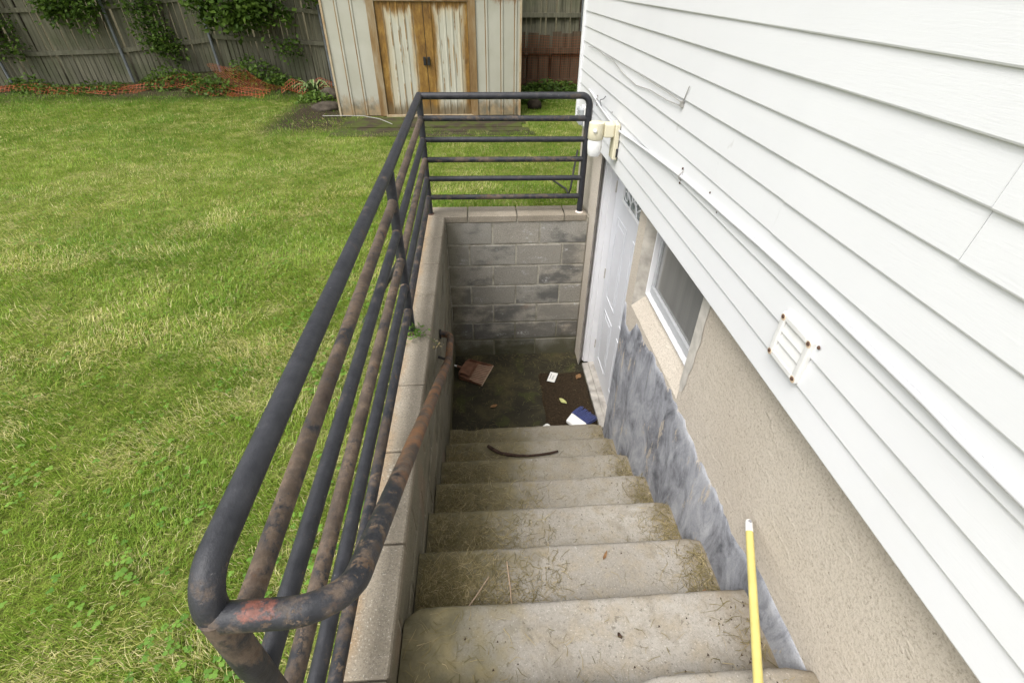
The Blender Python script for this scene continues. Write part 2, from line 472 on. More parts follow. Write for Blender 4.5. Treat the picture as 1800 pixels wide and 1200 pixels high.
plain('pale_mortar', (0.47, 0.445, 0.40), 0.95, 0.1, 0.2, 14, 0.5)
plain('caulk', (0.7, 0.62, 0.56), 0.7, 0.2, 0.15, 60)
plain('shed_lock', (0.012, 0.012, 0.012), 0.5, 0.4, 0.2, 40)
m = Mat('window_glass', 0.08, 0.5)
m.color(m.ramp(m.noise(16, 3, vec=m.mapped((1, 1, 0.04))), [(0.3, (0.19, 0.189, 0.18)), (0.7, (0.235, 0.233, 0.222))]))
m.b.inputs['Coat Weight'].default_value = 0.6
m.b.inputs['Coat Roughness'].default_value = 0.04
M['window_glass'] = m.m
m = Mat('lite_glass', 0.12, 0.5)
m.color(m.ramp(m.noise(25, 3), [(0.35, (0.06, 0.08, 0.08)), (0.65, (0.3, 0.34, 0.34))]))
M['lite_glass'] = m.m

# ------------------------------------------------------------------ mesh helpers
def link(name, me, mat=None, parent=None, smooth=False):
    if mat is not None and not me.materials:
        me.materials.append(M[mat] if isinstance(mat, str) else mat)
    if smooth:
        me.polygons.foreach_set('use_smooth', [True] * len(me.polygons))
    o = bpy.data.objects.new(name, me)
    col.objects.link(o)
    if parent is not None:
        o.parent = parent
    return o
def tag(o, label=None, cat=None, group=None, kind=None):
    if label: o['label'] = label
    if cat: o['category'] = cat
    if group: o['group'] = group
    if kind: o['kind'] = kind
    return o
def thing(name, label, cat, group=None):
    o = bpy.data.objects.new(name, None)
    o.empty_display_size = 0.1
    col.objects.link(o)
    return tag(o, label, cat, group)

class MB:
    """collects shapes for one mesh"""
    def __init__(s): s.v = []; s.f = []
    def poly(s, pts, faces):
        k = len(s.v)
        s.v += [tuple(p) for p in pts]
        s.f += [tuple(k + i for i in f) for f in faces]
        return s
    def box(s, x0, x1, y0, y1, z0, z1, rot=None, jit=0.0):
        p = [(x, y, z) for x in (x0, x1) for y in (y0, y1) for z in (z0, z1)]
        if jit: p = [tuple(c + random.uniform(-jit, jit) for c in q) for q in p]
        if rot is not None: p = [tuple(rot @ Vector(q)) for q in p]
        return s.poly(p, [(0, 1, 3, 2), (4, 6, 7, 5), (0, 4, 5, 1), (2, 3, 7, 6), (0, 2, 6, 4), (1, 5, 7, 3)])
    def tube(s, path, r, n=12, cap=True):
        path = [Vector(p) for p in path]
        rad = r if isinstance(r, (list, tuple)) else [r] * len(path)
        t0 = (path[1] - path[0]).normalized()
        a = Vector((0, 0, 1)) if abs(t0.z) < 0.9 else Vector((1, 0, 0))
        nrm = t0.cross(a).normalized()
        k = len(s.v)
        for i, p in enumerate(path):
            if i == 0: t = t0
            elif i == len(path) - 1: t = (path[i] - path[i - 1]).normalized()
            else: t = ((path[i + 1] - p).normalized() + (p - path[i - 1]).normalized()).normalized()
            nrm = (nrm - t * nrm.dot(t)).normalized()
            b = t.cross(nrm)
            for j in range(n):
                an = 2 * math.pi * j / n
                s.v.append(tuple(p + rad[i] * (math.cos(an) * nrm + math.sin(an) * b)))
        for i in range(len(path) - 1):
            for j in range(n):
                q = k + i * n + j; w = k + i * n + (j + 1) % n
                s.f.append((q, q + n, w + n, w))
        if cap:
            s.f.append(tuple(k + j for j in range(n)))
            e = k + (len(path) - 1) * n
            s.f.append(tuple(e + n - 1 - j for j in range(n)))
        return s
    def lathe(s, prof, at, axis='Z', n=20):
        k = len(s.v)
        for r, h in prof:
            for j in range(n):
                a = 2 * math.pi * j / n
                c, d = r * math.cos(a), r * math.sin(a)
                p = {'Z': (c, d, h), 'X': (h, c, d), 'Y': (d, h, c)}[axis]
                s.v.append((at[0] + p[0], at[1] + p[1], at[2] + p[2]))
        for i in range(len(prof) - 1):
            for j in range(n):
                q = k + i * n + j; w = k + i * n + (j + 1) % n
                s.f.append((q, w, w + n, q + n))
        if prof[0][0] > 1e-6: s.f.append(tuple(k + n - 1 - j for j in range(n)))
        if prof[-1][0] > 1e-6:
            e = k + (len(prof) - 1) * n
            s.f.append(tuple(e + j for j in range(n)))
        return s
    def prism_y(s, prof, ys, wob=None):
        """closed (x, z) outline swept along y"""
        k = len(s.v); n = len(prof)
        for y in ys:
            dx = wob(y) if wob else 0
            for (x, z) in prof: s.v.append((x + dx, y, z))
        for i in range(len(ys) - 1):
            for j in range(n):
                q = k + i * n + j; w = k + i * n + (j + 1) % n
                s.f.append((q, w, w + n, q + n))
        s.f.append(tuple(k + n - 1 - j for j in range(n)))
        e = k + (len(ys) - 1) * n
        s.f.append(tuple(e + j for j in range(n)))
        return s
    def mesh(s, name):
        me = bpy.data.meshes.new(name)
        me.from_pydata(s.v, [], s.f)
        me.update()
        bm = bmesh.new(); bm.from_mesh(me)
        bmesh.ops.recalc_face_normals(bm, faces=bm.faces)
        bm.to_mesh(me); bm.free()
        return me
    def build(s, name, mat, parent=None, smooth=False, bevel=0, seg=2):
        o = link(name, s.mesh(name), mat, parent, smooth)
        if bevel:
            b = o.modifiers.new('bevel', 'BEVEL'); b.width = bevel; b.segments = seg; b.limit_method = 'ANGLE'
            b.angle_limit = math.radians(40)
        return o

def autosmooth(o, ang=40):
    me = o.data
    me.polygons.foreach_set('use_smooth', [True] * len(me.polygons))
    me.set_sharp_from_angle(angle=math.radians(ang))
    return o

_bc = {}
def brick_mesh(l, d, h, var, mat, bev=0.006):
    """bevelled, slightly uneven block centred on its own origin (44 triangles), cached by size"""
    key = (round(l, 3), round(d, 3), round(h, 3), var, mat)
    if key in _bc: return _bc[key]
    r = random.Random(hash(key) & 0xffff)
    bm = bmesh.new()
    bmesh.ops.create_cube(bm, size=1)
    for v in bm.verts:
        v.co = Vector((v.co.x * l, v.co.y * d, v.co.z * h)) + Vector([r.uniform(-0.0015, 0.0015) for _ in range(3)])
    bmesh.ops.bevel(bm, geom=list(bm.edges), offset=bev, segments=1, affect='EDGES')
    me = bpy.data.meshes.new('block')
    bm.to_mesh(me); bm.free()
    me.materials.append(M[mat])
    _bc[key] = me
    return me

def fillet(pts, radii, seg=8):
    out = [Vector(pts[0])]
    for i in range(1, len(pts) - 1):
        p, a, b = Vector(pts[i]), Vector(pts[i - 1]), Vector(pts[i + 1])
        u, w = (a - p).normalized(), (b - p).normalized()
        r = radii[i - 1]
        if r <= 0: out.append(p); continue
        th = u.angle(w)
        d = r / math.tan(th / 2)
        c = p + (u + w).normalized() * (r / math.sin(th / 2))
        s, e = p + u * d - c, p + w * d - c
        tot = s.angle(e)
        for k in range(seg + 1):
            f = k / seg
            out.append(c + (s * math.sin((1 - f) * tot) + e * math.sin(f * tot)) / math.sin(tot))
    out.append(Vector(pts[-1]))
    return out

# numpy value noise
def _h(ix, iy, s):
    n = (ix.astype(np.int64) * 374761393 + iy.astype(np.int64) * 668265263 + s * 974711) & 0x7fffffff
    n = ((n ^ (n >> 13)) * 1274126177) & 0x7fffffff
    return ((n ^ (n >> 16)) & 0xffff) / 65535.0
def vnoise(x, y, s=0):
    x = np.asarray(x, float); y = np.asarray(y, float)
    ix, iy = np.floor(x), np.floor(y)
    fx, fy = x - ix, y - iy
    fx = fx * fx * (3 - 2 * fx); fy = fy * fy * (3 - 2 * fy)
    a = _h(ix, iy, s); b = _h(ix + 1, iy, s); c = _h(ix, iy + 1, s); d = _h(ix + 1, iy + 1, s)
    return (a * (1 - fx) + b * fx) * (1 - fy) + (c * (1 - fx) + d * fx) * fy
def fbm(x, y, s=0, o=4):
    t = 0; a = 0.5; n = 0
    for k in range(o):
        t = t + a * vnoise(np.asarray(x) * 2 ** k, np.asarray(y) * 2 ** k, s + k); n += a; a *= 0.5
    return t / n
def sm(a, b, x):
    t = np.clip((np.asarray(x, float) - a) / (b - a), 0, 1)
    return t * t * (3 - 2 * t)

def raw_mesh(name, V, F, tint=None):
    """fast mesh from numpy: V (n,3), F list of (m,k) arrays"""
    me = bpy.data.meshes.new(name)
    V = np.asarray(V, np.float32)
    me.vertices.add(len(V)); me.vertices.foreach_set('co', V.ravel())
    loops = np.concatenate([f.ravel() for f in F]).astype(np.int32)
    tot = np.concatenate([np.full(len(f), f.shape[1]) for f in F]).astype(np.int32)
    st = np.concatenate([[0], np.cumsum(tot)[:-1]]).astype(np.int32)
    me.loops.add(len(loops)); me.loops.foreach_set('vertex_index', loops)
    me.polygons.add(len(tot)); me.polygons.foreach_set('loop_start', st)
    if tint is not None:
        a = me.attributes.new('tint', 'FLOAT', 'POINT'); a.data.foreach_set('value', np.asarray(tint, np.float32))
    me.update(calc_edges=True)
    return me

# ================================================================== GROUND
def ground_h(x, y):
    x = np.asarray(x, float); y = np.asarray(y, float)
    h = GZ + 0.03 * (fbm(x * 0.7, y * 0.7, 3) - 0.5)
    near = np.exp(-((x + 4.4) / 1.3) ** 2) * sm(5.3, 6.2, y) * (1 - sm(6.6, 8, y))
    h = h + 0.2 * near
    h = h + 0.05 * np.exp(-((x + 2.1) / 0.3) ** 2 - ((y - 4.7) / 0.4) ** 2)
    d = np.maximum(np.maximum(x, 0), 0) * 0
    return h + d
gx = np.concatenate([[-150, -60, -25], np.arange(-13, -0.35, 0.16), [-0.145, 0.2, 0.6, 0.95, 1.3, 2, 3, 4.5, 7, 9.9, 25, 60, 150]])
gy = np.concatenate([[-150, -60, -30, -14, -9], np.arange(-6, 0.1, 0.16), [0.19], np.arange(0.35, 9, 0.16), [10, 12, 16, 25, 60, 150]])
GX, GY = np.meshgrid(gx, gy, indexing='ij')
V = np.stack([GX, GY, ground_h(GX, GY)], -1).reshape(-1, 3)
ny = len(gy)
F = []
for i in range(len(gx) - 1):
    for j in range(ny - 1):
        cx, cy = (gx[i] + gx[i + 1]) / 2, (gy[j] + gy[j + 1]) / 2
        if -0.145 < cx < 9.9 and -14 < cy < 0.19: continue
        F.append((i * ny + j, (i + 1) * ny + j, (i + 1) * ny + j + 1, i * ny + j + 1))
lawn = link('lawn', raw_mesh('lawn', V, [np.array(F)]), 'lawn_soil', smooth=True)
tag(lawn, kind='structure')

# floor of the areaway
n = 40
xs = np.linspace(-0.02, 1.4, n); ys = np.linspace(-1.5, 0.05, n)
GX, GY = np.meshgrid(xs, ys, indexing='ij')
Z = -H + 0.012 * (fbm(GX * 5, GY * 5, 9) - 0.5)
F = [(i * n + j, (i + 1) * n + j, (i + 1) * n + j + 1, i * n + j + 1) for i in range(n - 1) for j in range(n - 1)]
tag(link('areaway_floor', raw_mesh('areaway_floor', np.stack([GX, GY, Z], -1).reshape(-1, 3), [np.array(F)]), 'areaway_dirt', smooth=True), kind='structure')

# ================================================================== RETAINING WALLS
def block_at(parent, name, cx, cy, cz, l, d, h, rot, mat, var=0):
    o = bpy.data.objects.new(name, brick_mesh(l, d, h, var, mat))
    col.objects.link(o)
    o.parent = parent
    o.location = (cx + random.uniform(-.0008, .0008), cy + random.uniform(-.0008, .0008), cz)
    o.rotation_euler = (0, 0, rot)
    return o
CH = 0.203
back_wall = thing('retaining_wall', 'short grey cinder block wall closing the far end of the stairwell', 'wall')
MB().box(-0.148, W - 0.004, 0.006, 0.186, -H - 0.1, -0.03).build('mortar_bed', 'mortar', back_wall)
odd = [0.0, 0.391, 0.797, W]
even = [0.0, 0.191, 0.594, 1.0, W]
for k in range(7):
    zc = -0.06 - CH * (k + 0.5)
    js = odd if k % 2 == 0 else even
    for a, b in zip(js[:-1], js[1:]):
        l = b - a - 0.011
        block_at(back_wall, 'block', (a + b) / 2, 0.1, zc, l, 0.196 + random.choice((0, 0.002)), CH - 0.011, 0, 'block', random.randrange(2))
for a, b in zip([-0.156, 0.19, 0.6, 1.0], [0.19, 0.6, 1.0, W - 0.02]):
    block_at(back_wall, 'cap_block', (a + b) / 2, 0.1, -0.03, b - a - 0.008, 0.212, 0.058, 0, 'capstone', random.randrange(2))

left_wall = thing('retaining_wall', 'long grey cinder block wall with worn caps between lawn and stairs', 'wall')
MB().box(-0.148, -0.006, -5.4, -0.005, -H - 0.1, -0.03).build('mortar_bed', 'mortar', left_wall)
K0, MOD = -3.3145, 0.4154
for k in range(7):
    zc = -0.06 - CH * (k + 0.5)
    off = 0 if k % 2 else MOD / 2
    y = 0.0
    first = True
    while y > -5.2:
        l = off if (first and off) else MOD
        first = False
        block_at(left_wall, 'block', -0.077, y - l / 2 - 0.003, zc, l - 0.011, 0.150 + random.choice((0, 0.002)), CH - 0.011, math.pi / 2, 'block', random.randrange(2))
        y -= l
edges = [0.0 - 0.003] + [K0 + MOD * k for k in range(7, -5, -1)]
for a, b in zip(edges[:-1], edges[1:]):
    block_at(left_wall, 'cap_block', -0.077, (a + b) / 2, -0.03, a - b - 0.007, 0.158, 0.058, math.pi / 2, 'capstone', random.randrange(3))

# ================================================================== STAIRS
stairs = thing('concrete_stairs', 'worn concrete stairs littered with dry grass leading down to the basement door', 'stairs')
for k in range(8):
    zt = -H + (k + 1) * RISE
    yn = Y1 - k * RUN
    yb = yn - RUN - 0.06 if k < 7 else yn - 2.6
    nx, nr = 70, 14
    xs = np.linspace(0.002, W - 0.002, nx)
    V = []; F = []
    prof = [(yn + 0.004, zt - RISE - 0.05), (yn + 0.002, zt - 0.10), (yn, zt - 0.03), (yn - 0.004, zt - 0.012), (yn - 0.012, zt - 0.003), (yn - 0.024, zt)]
    prof += [(yn - 0.024 - (yn - 0.024 - yb) * t, zt) for t in np.linspace(0.06, 1, nr)]
    m_ = len(prof)
    for i, x in enumerate(xs):
        for j, (y, z) in enumerate(prof):
            e = (float(fbm(x * 5, k * 7.3, 11)) - 0.5) * 0.012 + (float(vnoise(x * 45, k * 3.1, 5)) - 0.5) * 0.004
            chip = max(0, float(vnoise(x * 6, k * 11.7, 21)) - 0.76) * 0.07
            corner = 0.03 * math.exp(-((x - 0.0) / 0.03) ** 2) if k == 6 else 0.012 * math.exp(-((x - W) / 0.04) ** 2)
            w = 1.0 if 1 <= j <= 5 else 0.0
            if j == 6: w = 0.35
            dz = -(chip * 0.5 + corner * 0.4) * (1 if 2 <= j <= 5 else 0) + (float(fbm(x * 4, y * 4, 31)) - 0.5) * 0.008 * (j >= 4)
            V.append((x, y + (e - chip - corner) * w, z + dz))
    for i in range(nx - 1):
        for j in range(m_ - 1):
            a = i * m_ + j
            F.append((a, a + m_, a + m_ + 1, a + 1))
    me = raw_mesh('step', V, [np.array(F)])
    o = link('step', me, 'step', stairs, smooth=True)

# ================================================================== HOUSE
house = thing('house', 'house clad in white clapboard vinyl over a beige stucco basement wall', 'house')
HY0, HY1, HTOP = -10.0, 0.66, 3.7
# body behind the siding
MB().box(XS + 0.0135, 9.5, HY0, HY1 - 0.012, 0.612, HTOP).build('wall', 'roof_shingle', house)
MB().poly([(XS - 0.4, HY0 - .4, HTOP), (9.9, HY0 - .4, HTOP), (9.9, HY1 + .3, HTOP), (XS - 0.4, HY1 + .3, HTOP),
           (XS - 0.4, HY0 - .4, HTOP + .15), (9.9, HY0 - .4, HTOP + .15), (9.9, HY1 + .3, HTOP + .15), (XS - 0.4, HY1 + .3, HTOP + .15),
           (5.3, HY0 - .4, HTOP + 2.2), (5.3, HY1 + .3, HTOP + 2.2)],
          [(0, 1, 2, 3), (0, 1, 5, 4), (2, 3, 7, 6), (0, 3, 7, 4), (1, 2, 6, 5), (4, 7, 9, 8), (5, 6, 9, 8), (4, 5, 8), (6, 7, 9)]).build('roof', 'roof_shingle', house)
# siding courses: two courses make one panel, joints at the places the photograph shows them
EXP = 0.0977
seams = {0: [-4.6], 1: [-4.6], 2: [-1.5, -5.2], 3: [-1.505, -5.2], 4: [-2.57, -6.2], 5: [-2.575, -6.2], 6: [-3.13], 7: [-3.13], 8: [-0.51, -4.2], 9: [-0.51, -4.2]}
rs = random.Random(5)
ncourse = int((HTOP - 0.6) / EXP)
for k in range(ncourse):
    z0 = 0.6885 + (k - 1) * EXP if k else 0.5955
    EXPk = EXP if k else 0.093
    cuts = seams.get(k, None)
    if cuts is None:
        if k % 2 == 0: last = [rs.uniform(-5.5, -2.0)]
        cuts = last
    ys = [HY1 - 0.045] + sorted(cuts, reverse=True) + [HY0]
    for q, (a, b) in enumerate(zip(ys[:-1], ys[1:])):
        prd = 0.0018 * (q % 2)
        x0 = XS - prd
        prof = [(XS + 0.0128, z0 + 0.001), (x0 + 0.0025, z0), (x0 + 0.0012, z0 + 0.0012), (x0, z0 + 0.0045), (x0 + 0.0068, z0 + EXPk + 0.0012), (XS + 0.0128, z0 + EXPk + 0.0012)]
        yy = list(np.linspace(a - 0.0014, b + 0.0014, max(3, int((a - b) / 0.15))))
        ph, ph2 = rs.uniform(0, 6), rs.uniform(0, 6)
        wob = lambda y, p=ph, p2=ph2: 0.0006 * math.sin(y * 1.7 + p) + 0.0003 * math.sin(y * 4.3 + p2)
        MB().prism_y(prof, yy, wob).build('plank', 'vinyl', house)
MB().box(XS - 0.012, XS + 0.012, HY1 - 0.044, HY1 + 0.012, 0.585, HTOP - 0.002).box(XS + 0.0122, XS + 0.09, HY1 - 0.01, HY1 + 0.0118, 0.585, HTOP - 0.002).build('corner_trim', 'white_trim', house, bevel=0.003)

# basement wall with door and window openings (window reveal is splayed)
mb = MB()
DY0, DY1 = -1.25, -0.20
WY0, WY1, WZ = -2.21, -1.372, -0.03
yl = [HY0, WY0, WY1, DY0, DY1, HY1 - 0.02]
zl = [-H - 0.12, WZ, 0.596]
idx = lambda x, y, z: (x, y, z)
def quad(a, b, c, d): mb.poly([a, b, c, d], [(0, 1, 2, 3)])
for i in range(5):
    for j in range(2):
        if i == 3: continue
        if i == 1 and j == 1: continue
        # subdivide long cells so the shading normal stays well behaved
        quad((W, yl[i], zl[j]), (W, yl[i + 1], zl[j]), (W, yl[i + 1], zl[j + 1]), (W, yl[i], zl[j + 1]))
quad((W, HY1 - .02, zl[0]), (W + .3, HY1 - .02, zl[0]), (W + .3, HY1 - .02, .596), (W, HY1 - .02, .596))
mb.box(W + 0.42, W + 0.5, HY0, HY1 - 0.02, -H - .12, 0.6)
fw = mb.build('foundation_wall', 'stucco', house)
# splayed window reveal (sill, far jamb, near jamb)
XW = 1.252
f0, f1, fz = -2.14, -1.446, 0.098
MB().poly([(W, WY0, WZ), (W, WY1, WZ), (XW + .03, f1, fz), (XW + .03, f0, fz)], [(0, 1, 2, 3)]).build('sill_slope', 'stucco', fw)
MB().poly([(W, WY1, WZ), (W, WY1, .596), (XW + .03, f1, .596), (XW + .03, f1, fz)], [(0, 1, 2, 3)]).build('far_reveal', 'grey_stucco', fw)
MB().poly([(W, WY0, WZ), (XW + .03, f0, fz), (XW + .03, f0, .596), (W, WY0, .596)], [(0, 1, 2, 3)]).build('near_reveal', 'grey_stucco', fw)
# door reveal
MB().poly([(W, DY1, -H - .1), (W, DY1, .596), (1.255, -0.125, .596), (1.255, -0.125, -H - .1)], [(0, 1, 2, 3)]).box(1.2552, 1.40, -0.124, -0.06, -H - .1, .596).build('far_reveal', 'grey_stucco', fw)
MB().poly([(W, DY0, -H - .1), (1.40, DY0 + .02, -H - .1), (1.40, DY0 + .02, .596), (W, DY0, .596)], [(0, 1, 2, 3)]).build('near_reveal', 'stucco', fw)

# grey parge coat: its own skin with a ragged top edge
ys = np.arange(-3.9, DY0 - 0.0005, 0.02)
V = []; F = []; nr = 46
for i, y in enumerate(ys):
    top = -0.062 + 0.07 * (float(fbm(y * 3.1, 0.3, 41)) - 0.5) + 0.045 * (float(vnoise(y * 15, 1.3, 42)) - 0.5) + 0.03 * (float(vnoise(y * 41, 2.7, 44)) - 0.5)
    if y > -1.62:
        q_ = float(sm(-1.62, -1.5, y)); top = top * (1 - q_) + q_ * (-0.066 + 0.02 * (float(vnoise(y * 30, 1.3, 42)) - 0.5))
    if y > -1.5: top -= 0.13 * float(sm(-1.56, -1.4, y)) * (1 - float(sm(-1.34, -1.27, y)))
    if y < -3.03: top = -0.028 + 0.008 * float(vnoise(y * 20, 3, 43))
    for j in range(nr):
        z = -H - .05 + (top + H + .05) * (j / (nr - 2)) if j < nr - 1 else top + 0.002
        x = W - (0.0045 + 0.004 * (float(fbm(y * 12, z * 6, 45)) - 0.5)) * min(1.0, .25 + (nr - 1 - j) / 5)
        if j == nr - 1: x = W + 0.001
        V.append((x, y, z))
for i in range(len(ys) - 1):
    for j in range(nr - 1):
        a = i * nr + j
        F.append((a, a + nr, a + nr + 1, a + 1))
link('parging', raw_mesh('parging', V, [np.array(F)]), 'parge', house, smooth=True)
# pale smear of mortar by the window's near side
mb = MB(); pts = [(-2.205, 0.07), (-2.22, 0.03), (-2.245, 0.05), (-2.262, 0.11), (-2.258, 0.16), (-2.275, 0.22), (-2.27, 0.30), (-2.282, 0.36), (-2.268, 0.43), (-2.275, 0.59), (-2.2, 0.59)]
mb.poly([(W - .003, y, z) for y, z in pts], [tuple(range(len(pts)))])
mb.build('mortar_patch', 'pale_mortar', house)

# window
win = MB()
fr = 0.018
for (a, b, c, d) in ((f0, f0 + fr * .8, fz, .6), (f1 - fr * .6, f1, fz, .6), (f0 + fr * .8, f1 - fr * .6, fz, fz + fr * .55)):
    win.box(XW, XW + 0.05, a, b, c, d)
wo = win.build('window', 'white_trim', house, bevel=0.002)
MB().box(XW + .02, XW + .05, f0 + .026, f1 - .02, fz + .018, fz + .065).box(XW + .024, XW + .05, f1 - .046, f1 - .02, fz + .0652, .6).box(XW + .03, XW + .05, f0 + .026, f0 + .04, fz + .0652, .6).build('sash', 'sash_grey', wo, bevel=0.002)
MB().box(XW + .034, XW + .04, f0 + .041, f1 - .047, fz + .066, .6).build('pane', 'window_glass', wo)

# door, frame, threshold
XD = 1.345
dz0 = -H + 0.045
fo = MB()
fo.box(1.25, 1.262, -0.175, -0.126, -H + .03, .6)
fo.box(1.2622, 1.30, -0.19, -0.126, -H + .03, .6)
fo.box(1.3002, XD + .045, -0.205, -0.126, -H + .03, .6)
fo.box(1.27, XD + .045, DY0 + .024, DY0 + .05, -H + .03, .6)
dfr = fo.build('door_frame', 'white_trim', house, bevel=0.002)
# slab with moulded panels: a grid of raised and sunk rectangles
dy0, dy1 = -1.195, -0.211
mb = MB().box(XD + .006, XD + .045, dy0, dy1, dz0, .6)
door = mb.build('door', 'door_paint', house, bevel=0.002)
def panel(y0, y1, z0, z1):
    p = MB()
    t = 0.012
    for (a, b, c, d) in ((y0, y0 + t, z0, z1), (y1 - t, y1, z0, z1), (y0 + t, y1 - t, z0, z0 + t), (y0 + t, y1 - t, z1 - t, z1)):
        p.box(XD + .0005, XD + .0058, a, b, c, d)
    p.box(XD + .002, XD + .0058, y0 + .05, y1 - .05, z0 + .05, z1 - .05)
    p.build('panel', 'door_paint', door, bevel=0.003)
pl = [(-0.62, -0.345), (-1.06, -0.79)]
for (a, b) in pl:
    panel(a, b, -1.26, -0.72)
    panel(a, b, -0.60, 0.12)
# half-round lite with sunburst bars
lz, lc, lr = 0.275, -0.70, 0.27
pts = [(lc + lr * math.cos(t), lz + lr * math.sin(t)) for t in np.linspace(0, math.pi, 25)]
MB().poly([(XD + .004, y, z) for y, z in pts], [tuple(range(25))]).build('glass', 'lite_glass', door)
mb = MB()
mb.tube([(XD + .003, y, z) for y, z in pts], 0.011, 8)
mb.tube([(XD + .003, lc - lr, lz), (XD + .003, lc + lr, lz)], 0.011, 8)
mb.tube([(XD + .003, lc + .085 * math.cos(t), lz + .085 * math.sin(t)) for t in np.linspace(0, math.pi, 13)], 0.007, 6)
for t in np.linspace(0, math.pi, 7)[1:-1]:
    mb.tube([(XD + .003, lc + .085 * math.cos(t), lz + .085 * math.sin(t)), (XD + .003, lc + lr * math.cos(t), lz + lr * math.sin(t))], 0.007, 6)
for t in (np.linspace(0, math.pi, 7)[:-1] + math.pi / 12):
    a = [(XD + .003, lc + (lr - .06 + .045 * math.cos(u)) * math.cos(t) - .028 * math.sin(u) * math.sin(t), lz + (lr - .06 + .045 * math.cos(u)) * math.sin(t) + .028 * math.sin(u) * math.cos(t)) for u in np.linspace(0, 2 * math.pi, 13)]
    mb.tube(a, 0.004, 5)
autosmooth(mb.build('sunburst_grille', 'white_trim', door))
for z in (-1.2, -0.45, 0.3): MB().box(XD - .002, XD + .006, dy1 - .004, dy1 + .006, z - .045, z + .045).build('hinge', 'sill_metal', door)
MB().box(1.243, XD + .05, -1.06, -0.2045, -H + .0, -H + .03).box(1.30, XD + .05, -1.1, -0.2055, -H + .0302, -H + .043).build('threshold', 'sill_metal', house, bevel=0.004)

# ---- things fixed to the house
lamp = thing('wall_lamp', 'cream jelly jar lamp with a photocell fixed low on white siding', 'lamp')
ly = -0.75
MB().box(XS - .03, XS - .001, ly - .05, ly + .05, .672, .88).build('wall_plate', 'cream_plastic', lamp, bevel=0.006)
MB().box(1.062, XS - .0305, ly - .038, ly + .038, .80, .878).build('arm', 'cream_plastic', lamp, bevel=0.008)
autosmooth(MB().lathe([(0.0, .885), (.038, .885), (.045, .88), (.047, .84), (.048, .79), (.044, .785), (0, .785)], (1.018, ly, 0), 'Z', 28).build('socket_housing', 'cream_plastic', lamp))
autosmooth(MB().lathe([(.042, .784), (.0455, .77), (.044, .735), (.040, .70), (.034, .689), (.02, .684), (0.0, .683)], (1.018, ly, 0), 'Z', 28).build('glass_jar', 'milk_glass', lamp))
autosmooth(MB().lathe([(0, -.012), (.007, -.011), (.011, -.006), (.0125, 0), (.0125, .012)], (1.003, ly - .046, .842), 'Y', 16).build('photocell', 'white_plastic', lamp))
MB().box(XS - .012, XS - .001, ly - .056, ly - .051, .69, .74).build('gasket', 'black_plastic', lamp)

vent = thing('dryer_vent', 'white plastic louvred dryer vent with rusty screws on the siding', 'vent')
vx = XS - .006
y0, y1, z0, z1 = -2.915, -2.765, 0.695, 0.838
mb = MB(); fw_ = .022
for (a, b, c, d) in ((y0, y0 + fw_, z0, z1), (y1 - fw_, y1, z0, z1), (y0 + fw_, y1 - fw_, z0, z0 + fw_), (y0 + fw_, y1 - fw_, z1 - fw_, z1)):
    mb.box(vx - .007, vx + .012, a, b, c, d)
mb.build('frame', 'vent_plastic', vent, bevel=0.005)
MB().box(vx + .004, vx + .012, y0 + fw_, y1 - fw_, z0 + fw_, z1 - fw_).build('backing', 'vent_plastic', vent)
lh = (z1 - z0 - 2 * fw_) / 3
for k in range(3):
    za = z0 + fw_ + k * lh
    yy = list(np.linspace(y0 + fw_ + .001, y1 - fw_ - .001, 8))
    MB().prism_y([(vx - .004, za), (vx - .0025, za), (vx + .004, za + lh), (vx + .0025, za + lh)], yy).build('louver', 'vent_plastic', vent)
for (yy, zz) in ((y0 + .011, z0 + .012), (y1 - .011, z0 + .012), (y0 + .011, z1 - .012), (y1 - .011, z1 - .012)):
    MB().lathe([(.0065, 0), (.005, -.003), (0, -.0042)], (vx - .007, yy, zz), 'X', 12).build('screw', 'rusty_screw', vent)
    MB().lathe([(.0105, .0003), (.009, -.0004), (0, -.0006)], (vx - .007, yy, zz - .002), 'X', 14).build('rust_ring', 'rust_bloom', vent)
MB().lathe([(.006, 0), (.004, -.003), (0, -.004)], (XS - .002, y0 - .014, z1 - .006), 'X', 12).build('screw', 'rusty_screw', vent)

cab = thing('conduit', 'fat white cable conduit sagging along the siding past the vent', 'conduit')
pts = [(XS - .0055, .20, .898), (XS - .0055, 0.08, .892), (XS - .0055, -.3, .858), (XS - .0062, -.763, .842), (XS - .0062, -1.2, .872), (XS - .0062, -1.846, .913), (XS - .0062, -2.3, .925), (XS - .0062, -2.674, .934), (XS - .0062, -3.199, .930), (XS - .0062, -3.458, .921), (XS - .0062, -4.6, .905), (XS - .0062, -7, .9)]
P = [Vector(p) for p in pts]; path = []
for i in range(len(P) - 1):
    a, b, c, d = P[max(0, i - 1)], P[i], P[i + 1], P[min(len(P) - 1, i + 2)]
    for t in np.linspace(0, 1, 7)[:-1]:
        path.append(0.5 * ((2 * b) + (c - a) * t + (2 * a - 5 * b + 4 * c - d) * t * t + (3 * b - a - 3 * c + d) * t ** 3))
path.append(P[-1])
autosmooth(MB().tube(path, 0.0068, 12).build('pipe', 'conduit', cab))
for yy, zz in ((-1.846, .913), (-.1, .878)):
    autosmooth(MB().tube([(XS + .002, yy, zz - .022), (XS - .010, yy, zz - .010), (XS - .0165, yy, zz), (XS - .010, yy, zz + .010), (XS + .002, yy, zz + .022)], 0.003, 8).build('clip', 'wire_grey', cab))
    for s in (-1, 1): MB().lathe([(.006, 0), (.004, -.003), (0, -.004)], (XS - .001, yy + .006, zz + s * .03), 'X', 10).build('screw', 'rusty_screw', cab)
